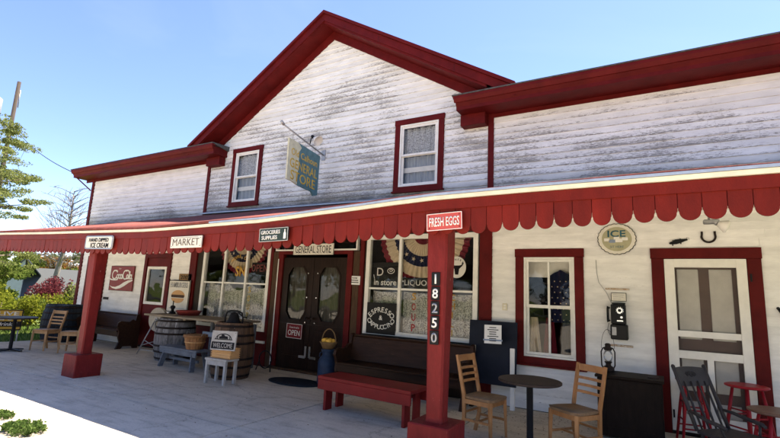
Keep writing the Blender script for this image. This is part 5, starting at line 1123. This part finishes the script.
def gp(px, py, dist, z=None):
    p = at(px, py, dist); p.z = zg(p.x, p.y) if z is None else z; return p
def top_h(px, py, dist): p = at(px, py, dist); return p.z-zg(p.x, p.y)
B = 'trees beyond the porch end'
tree('pale_tree', 'tall pale green spring tree left of the porch roof behind the utility pole', gp(-62, 280, 26), top_h(-20, 112, 26), 3.15, 'leaf_pale', 48000, .052, start=.22, clumps=150, clump_r=.48, seed=3, flat_=.32)
tb = tree('bare_tree', 'bare grey tree rising behind the left end of the porch roof', gp(56, 285, 48), top_h(74, 176, 48), 2.9, None, 0, 0, 'twig', start=.38, clumps=150, seed=8)
# finer twigs on the bare tree
rg = random.Random(5); b = MB()
H_ = top_h(74, 176, 48)
for k in range(330):
    f = rg.uniform(.4, 1); a = rg.uniform(0, 6.28); r_ = 2.6*rg.uniform(.2, 1)*math.sqrt(max(.1, 1-(f-.5)**2*2.2)); p = Vector((math.cos(a)*r_*.5, math.sin(a)*r_*.5, H_*f*.85)); q = Vector((math.cos(a)*r_+rg.uniform(-.5, .5), math.sin(a)*r_+rg.uniform(-.5, .5), H_*f*.85+r_*rg.uniform(.2, .9))); b.tube([p, p.lerp(q, .5)+Vector((rg.uniform(-.1, .1), 0, .1)), q], [.018, .013, .007], 4)
b.build('twigs', 'twig', tb)
tree('leafy_tree', 'mid green tree behind the hedge, leftmost under the porch edge', gp(-22, 285, 34), top_h(-22, 240, 34), 1.9, 'leaf_mid', 9000, .11, start=.15, clumps=90, clump_r=.5, seed=11)
for i, (px, py, dd, mm, lb, sd_) in enumerate(((18, 251, 118, 'leaf_mid', 'green tree standing behind the grey roofed house, left of the orange one', 21), (40, 254, 125, 'leaf_pale', 'pale tree rising behind the grey house roof', 22), (52, 253, 120, 'leaf_orange', 'orange tinted tree directly behind the grey house roof', 23), (66, 255, 118, 'leaf_orange', 'rusty leaved tree behind the right end of the grey house roof', 24), (80, 252, 112, 'leaf_mid', 'green tree beyond the corner of the store', 25), (-15, 250, 110, 'leaf_mid', 'green tree beyond the left edge of the porch', 26), (30, 257, 132, 'leaf_mid', 'deep green tree behind the small rear gable of the grey house', 27))):
    tree('background_tree', lb, gp(px, 285, dd), top_h(px, py, dd), 3.6, mm, 5000, .26, start=.12, clumps=60, clump_r=1.2, seed=sd_, flat_=.8, group=B)
# far woods along the horizon
bm = bmesh.new(); rg = random.Random(77)
for k in range(260):
    a = R(rg.uniform(-100, -20)); dd = rg.uniform(190, 260); c = CAM+Vector((math.sin(a)*dd, math.cos(a)*dd, 0)); c.z = -2+rg.uniform(-2, 5); leaves(bm, c, 6, 4, 110, 1.0, rg)
o = mk('far_woods', bm, 'leaf_mid'); o['kind'] = 'stuff'; o['label'] = 'far green woods along the horizon'; o['category'] = 'woods'
# purple shrub, hedge
def shrub(name, label, base, rx, h, leaf, n, size, seed, cat='shrub', group=None):
    rg = random.Random(seed); t = thing(name, label, cat, base, 0, group); b = MB(); bm = bmesh.new()
    for k in range(14):
        a = rg.uniform(0, 6.28); r_ = rx*rg.uniform(.1, .9); z = h*(.35+.55*rg.random()*(1-.4*r_/rx)); e = Vector((r_*math.cos(a), r_*math.sin(a), z)); b.tube([(0, 0, -.1), e*.5+Vector((0, 0, .1)), e], [.04, .025, .008], 5); leaves(bm, e, rx*.42, h*.22, n//14, size, rg)
    b.build('stems', 'bark', t); mk('foliage', bm, leaf, t); return t
shrub('purple_maple', 'dark purple leaved maple in front of the grey house', gp(54, 300, 27), .95, top_h(52, 271, 27), 'leaf_purple', 5600, .06, 41, 'tree')
shrub('purple_maple', 'second lower clump of purple foliage touching the purple maple on its right', gp(67, 300, 27.5), .5, top_h(62, 279, 27), 'leaf_purple', 2200, .06, 42, 'tree')
shrub('hydrangea_bush', 'light bush at the corner of the store right of the purple maple', gp(73, 300, 24), .5, top_h(73, 284, 24), 'leaf_pale', 1500, .06, 43)
t = thing('clipped_hedge', 'bright yellow green hedge behind the far left table and chairs', 'hedge', gp(20, 300, 19)); bm = bmesh.new(); rg = random.Random(9); b = MB(); base = t.location.copy(); hv = (gp(86, 300, 19)-gp(-60, 300, 19)).normalized(); hgt = top_h(20, 296, 19)
for k in range(120):
    u = -2.6+5.6*k/120; dz = .18*math.sin(u*2.3)+.10*math.sin(u*5.1+1); c = hv*u+Vector((-.5*rg.random(), .5*rg.random(), (hgt+dz)*rg.uniform(.25, .9))); leaves(bm, c, .30, .22, 110, .045, rg)
for k in range(14): u = -2.6+.4*k; b.tube([hv*u+Vector((-.2, .2, -.1)), hv*u+Vector((-.2, .25, hgt*.8))], [.025, .01], 5)
b.build('stems', 'bark', t); mk('foliage', bm, 'leaf_hedge', t)
for i, (px, dd, py, lb) in enumerate(((0, 22, 284, 'tall yellow green bush rising above the hedge at the far left'), (30, 23, 295, 'rounded green bush between the hedge and the purple maple'), (-30, 22, 270, 'green bush beyond the left edge of the porch'))): shrub('garden_bush', lb, gp(px, 300, dd), .9, top_h(px, py, dd), 'leaf_hedge' if i == 0 else 'leaf_mid', 3600, .06, 60+i, group='garden bushes by the hedge')
# grey roofed house
hp = gp(48, 290, 92); hd = (gp(80, 290, 92)-gp(16, 290, 92)).normalized(); ang = math.atan2(hd.y, hd.x)
t = thing('grey_house', 'low pale house with a broad grey shingle roof beyond the hedge', 'house', (hp.x, hp.y, 0), ang)
zr = at(48, 268, 92).z; ze = at(48, 304, 92).z; zb = hp.z
b = MB(); b.prism([(-1.5, ze), (4.5, zr), (10.5, ze), (10.5, ze-.2), (4.5, zr-.2), (-1.5, ze-.2)], 'x', -3.6, 6.2); b.build('roof', 'house_roof', t); b = MB(); b.box(-3.3, 5.9, -1.0, 10, zb, ze-.15); b.build('wall', 'house_wall', t)
zp = at(22, 257, 92).z; b = MB(); b.prism([(-5.4, zp-2.6), (-3.4, zp), (-1.2, zp-2.6), (-1.2, zp-2.8), (-3.4, zp-.2), (-5.4, zp-2.8)], 'y', -1.0, 6); b.build('rear_gable_roof', 'house_roof', t); b = MB(); b.prism([(-5.2, zb), (-5.2, zp-2.7), (-3.4, zp-.25), (-3.35, zb)], 'y', -.7, 6); b.build('wing_wall', 'house_wall', t)
for x in (-2, 1.5, 4): 
    w_o = MB().box(x-.5, x+.5, -1.06, -1.01, ze-1.9, ze-.7).build('window', 'black', t)
# utility pole, transformer, wires
pp = gp(-20, 285, 35); ptop = at(12, 80, 35).z-pp.z
t = thing('utility_pole', 'weathered brown utility pole at the left edge above the pale tree', 'utility pole', pp); MB().tube([(0, 0, -.3), (0, 0, ptop)], [.15, .10], 12).build('shaft', 'pole', t)
u_ = Vector((-math.sin(yaw)*-1, math.cos(yaw), 0)); right_ = Vector((math.cos(R(72)), math.sin(R(72)), 0)) 
zt_ = at(3, 108, 35).z-pp.z; MB().lathe([(.26, -.5), (.28, -.45), (.28, .45), (.22, .5)], seg=20, mtx=Matrix.Translation((-.12, -.85, zt_))).build('transformer', 'galv', t)
MB().tube([(.0, .13, ptop-.5), (.0, .16, ptop-1.6)], .03, 6).build('conduit', 'galv', t)
wz0 = at(9, 122, 35)
def wire(name, lab, A, B_, sag, r_=.011):
    pts = [A.lerp(B_, k/16)+Vector((0, 0, -sag*4*(k/16)*(1-k/16))) for k in range(17)]; return tag(MB().tube(pts, r_, 5).build(name, 'black_iron'), lab, 'wire')
wire('service_wire', 'dark wire sagging from the utility pole to the left eave corner', Vector((pp.x, pp.y, wz0.z)), Vector((-11.7, -.35, 5.0)), .35, .014)
wire('phone_line', 'thin lower wire running down from the utility pole behind the porch roof', Vector((pp.x, pp.y, wz0.z-.5)), at(56, 228, 24), .9, .008)
# roadside trees added behind the camera to darken low sky and window reflections
proto = tree('added_roadside_tree', 'unseen green tree added across the road', (4, -41, 0), 10, 3.8, 'leaf_mid', 6000, .22, start=.15, clumps=80, clump_r=1.0, seed=91, flat_=.8, group='trees added behind the camera')
for k, (x, y, s_) in enumerate(((-5, -33, 1.1), (-13, -30, .95), (-22, -32, 1.15), (12, -32, 1.05), (20, -30, .9), (29, -33, 1.2), (-32, -29, 1.0), (38, -28, 1.0), (-43, -26, 1.1), (48, -24, 1.1))): c = copy_tree(proto); c.location = (x*1.2, y-10, 0); c.scale = (s_*1.2, s_*1.2, s_); c.rotation_euler = (0, 0, k*1.3)
# lawn blades near the porch end
bm = bmesh.new(); rg = random.Random(13)
for _ in range(26000):
    x = rg.uniform(-19, -10.35); y = rg.uniform(-5, 6)
    if x > -11.5 and y > -.3: continue
    h_ = rg.uniform(.04, .11); a = rg.uniform(0, 6.28); q = Vector((x, y, zg(x, y))); s_ = Vector((math.cos(a), math.sin(a), 0))*.012; bm.faces.new([bm.verts.new(q-s_), bm.verts.new(q+s_), bm.verts.new(q+Vector((rg.uniform(-.04, .04), rg.uniform(-.04, .04), h_)))])
o = mk('grass', bm, 'grass'); o['kind'] = 'stuff'; o['label'] = 'short lawn grass beyond the end of the porch'; o['category'] = 'grass'
# weeds in the apron joint, fallen leaves
def weed(lab, x, y, r_, h, n, seed):
    rg = random.Random(seed); t = thing('weed_clump', lab, 'weed', (x, y, 0), 0, 'weeds on the apron'); bm = bmesh.new(); b = MB()
    for k in range(n//14):
        a = rg.uniform(0, 6.28); rr_ = r_*math.sqrt(rg.random()); e = Vector((rr_*math.cos(a), rr_*math.sin(a)*.6, h*rg.uniform(.3, 1))); b.tube([(e.x*.5, e.y*.5, 0), e], [.003, .0015], 4); leaves(bm, e*.95, .04, .025, 14, .017, rg)
    b.build('stems', 'weed', t); mk('leaves', bm, 'weed', t)
weed('larger low green weed clump on the sunlit apron at the bottom left', -1.62, -4.97, .27, .085, 2000, 1); weed('smaller weed clump at the left edge of the sunlit apron', -2.42, -4.88, .18, .06, 800, 2); weed('weed clump lowest in the bottom left corner', -1.95, -5.25, .2, .06, 700, 3)
M['soil'] = mat('gritty soil', (.40, .36, .29), 1, .4, 30, .8, 60, c2=(.16, .13, .10))
b = MB()
rg = random.Random(6)
for cx, cy, r_ in ((-1.75, -5.0, .55), (-2.5, -4.92, .4), (-2.0, -5.3, .5)):
    P_ = [(cx+r_*rg.uniform(.75, 1.1)*math.cos(2*math.pi*k/22), cy+.42*r_*rg.uniform(.7, 1.1)*math.sin(2*math.pi*k/22)) for k in range(22)]; b.prism(P_, 'z', -.02, .006+.001*rg.random())
struct(b.build('soil_patch', 'soil'))
bm = bmesh.new(); rg = random.Random(4)
for _ in range(900):
    if rg.random() < .55: x, y = rg.uniform(1.6, 4.2), -abs(rg.gauss(0, .9))-.1
    else: x, y = rg.uniform(-7, 5), rg.uniform(-4.0, -.1)
    a = rg.uniform(0, 6.28); s_ = rg.uniform(.007, .017); u1 = Vector((math.cos(a), math.sin(a), rg.uniform(-.2, .2)))*s_; v1 = Vector((-math.sin(a), math.cos(a), rg.uniform(-.2, .2)))*s_*.6; q = Vector((x, y, .008)); bm.faces.new([bm.verts.new(q+u1), bm.verts.new(q+v1), bm.verts.new(q-u1), bm.verts.new(q-v1)])
M['litter'] = mat('dry leaf litter', (.09, .045, .028), .9, .5, 30); o = mk('leaf_litter', bm, 'litter'); o['kind'] = 'stuff'; o['label'] = 'small dry leaves scattered on the porch floor'; o['category'] = 'leaf litter'
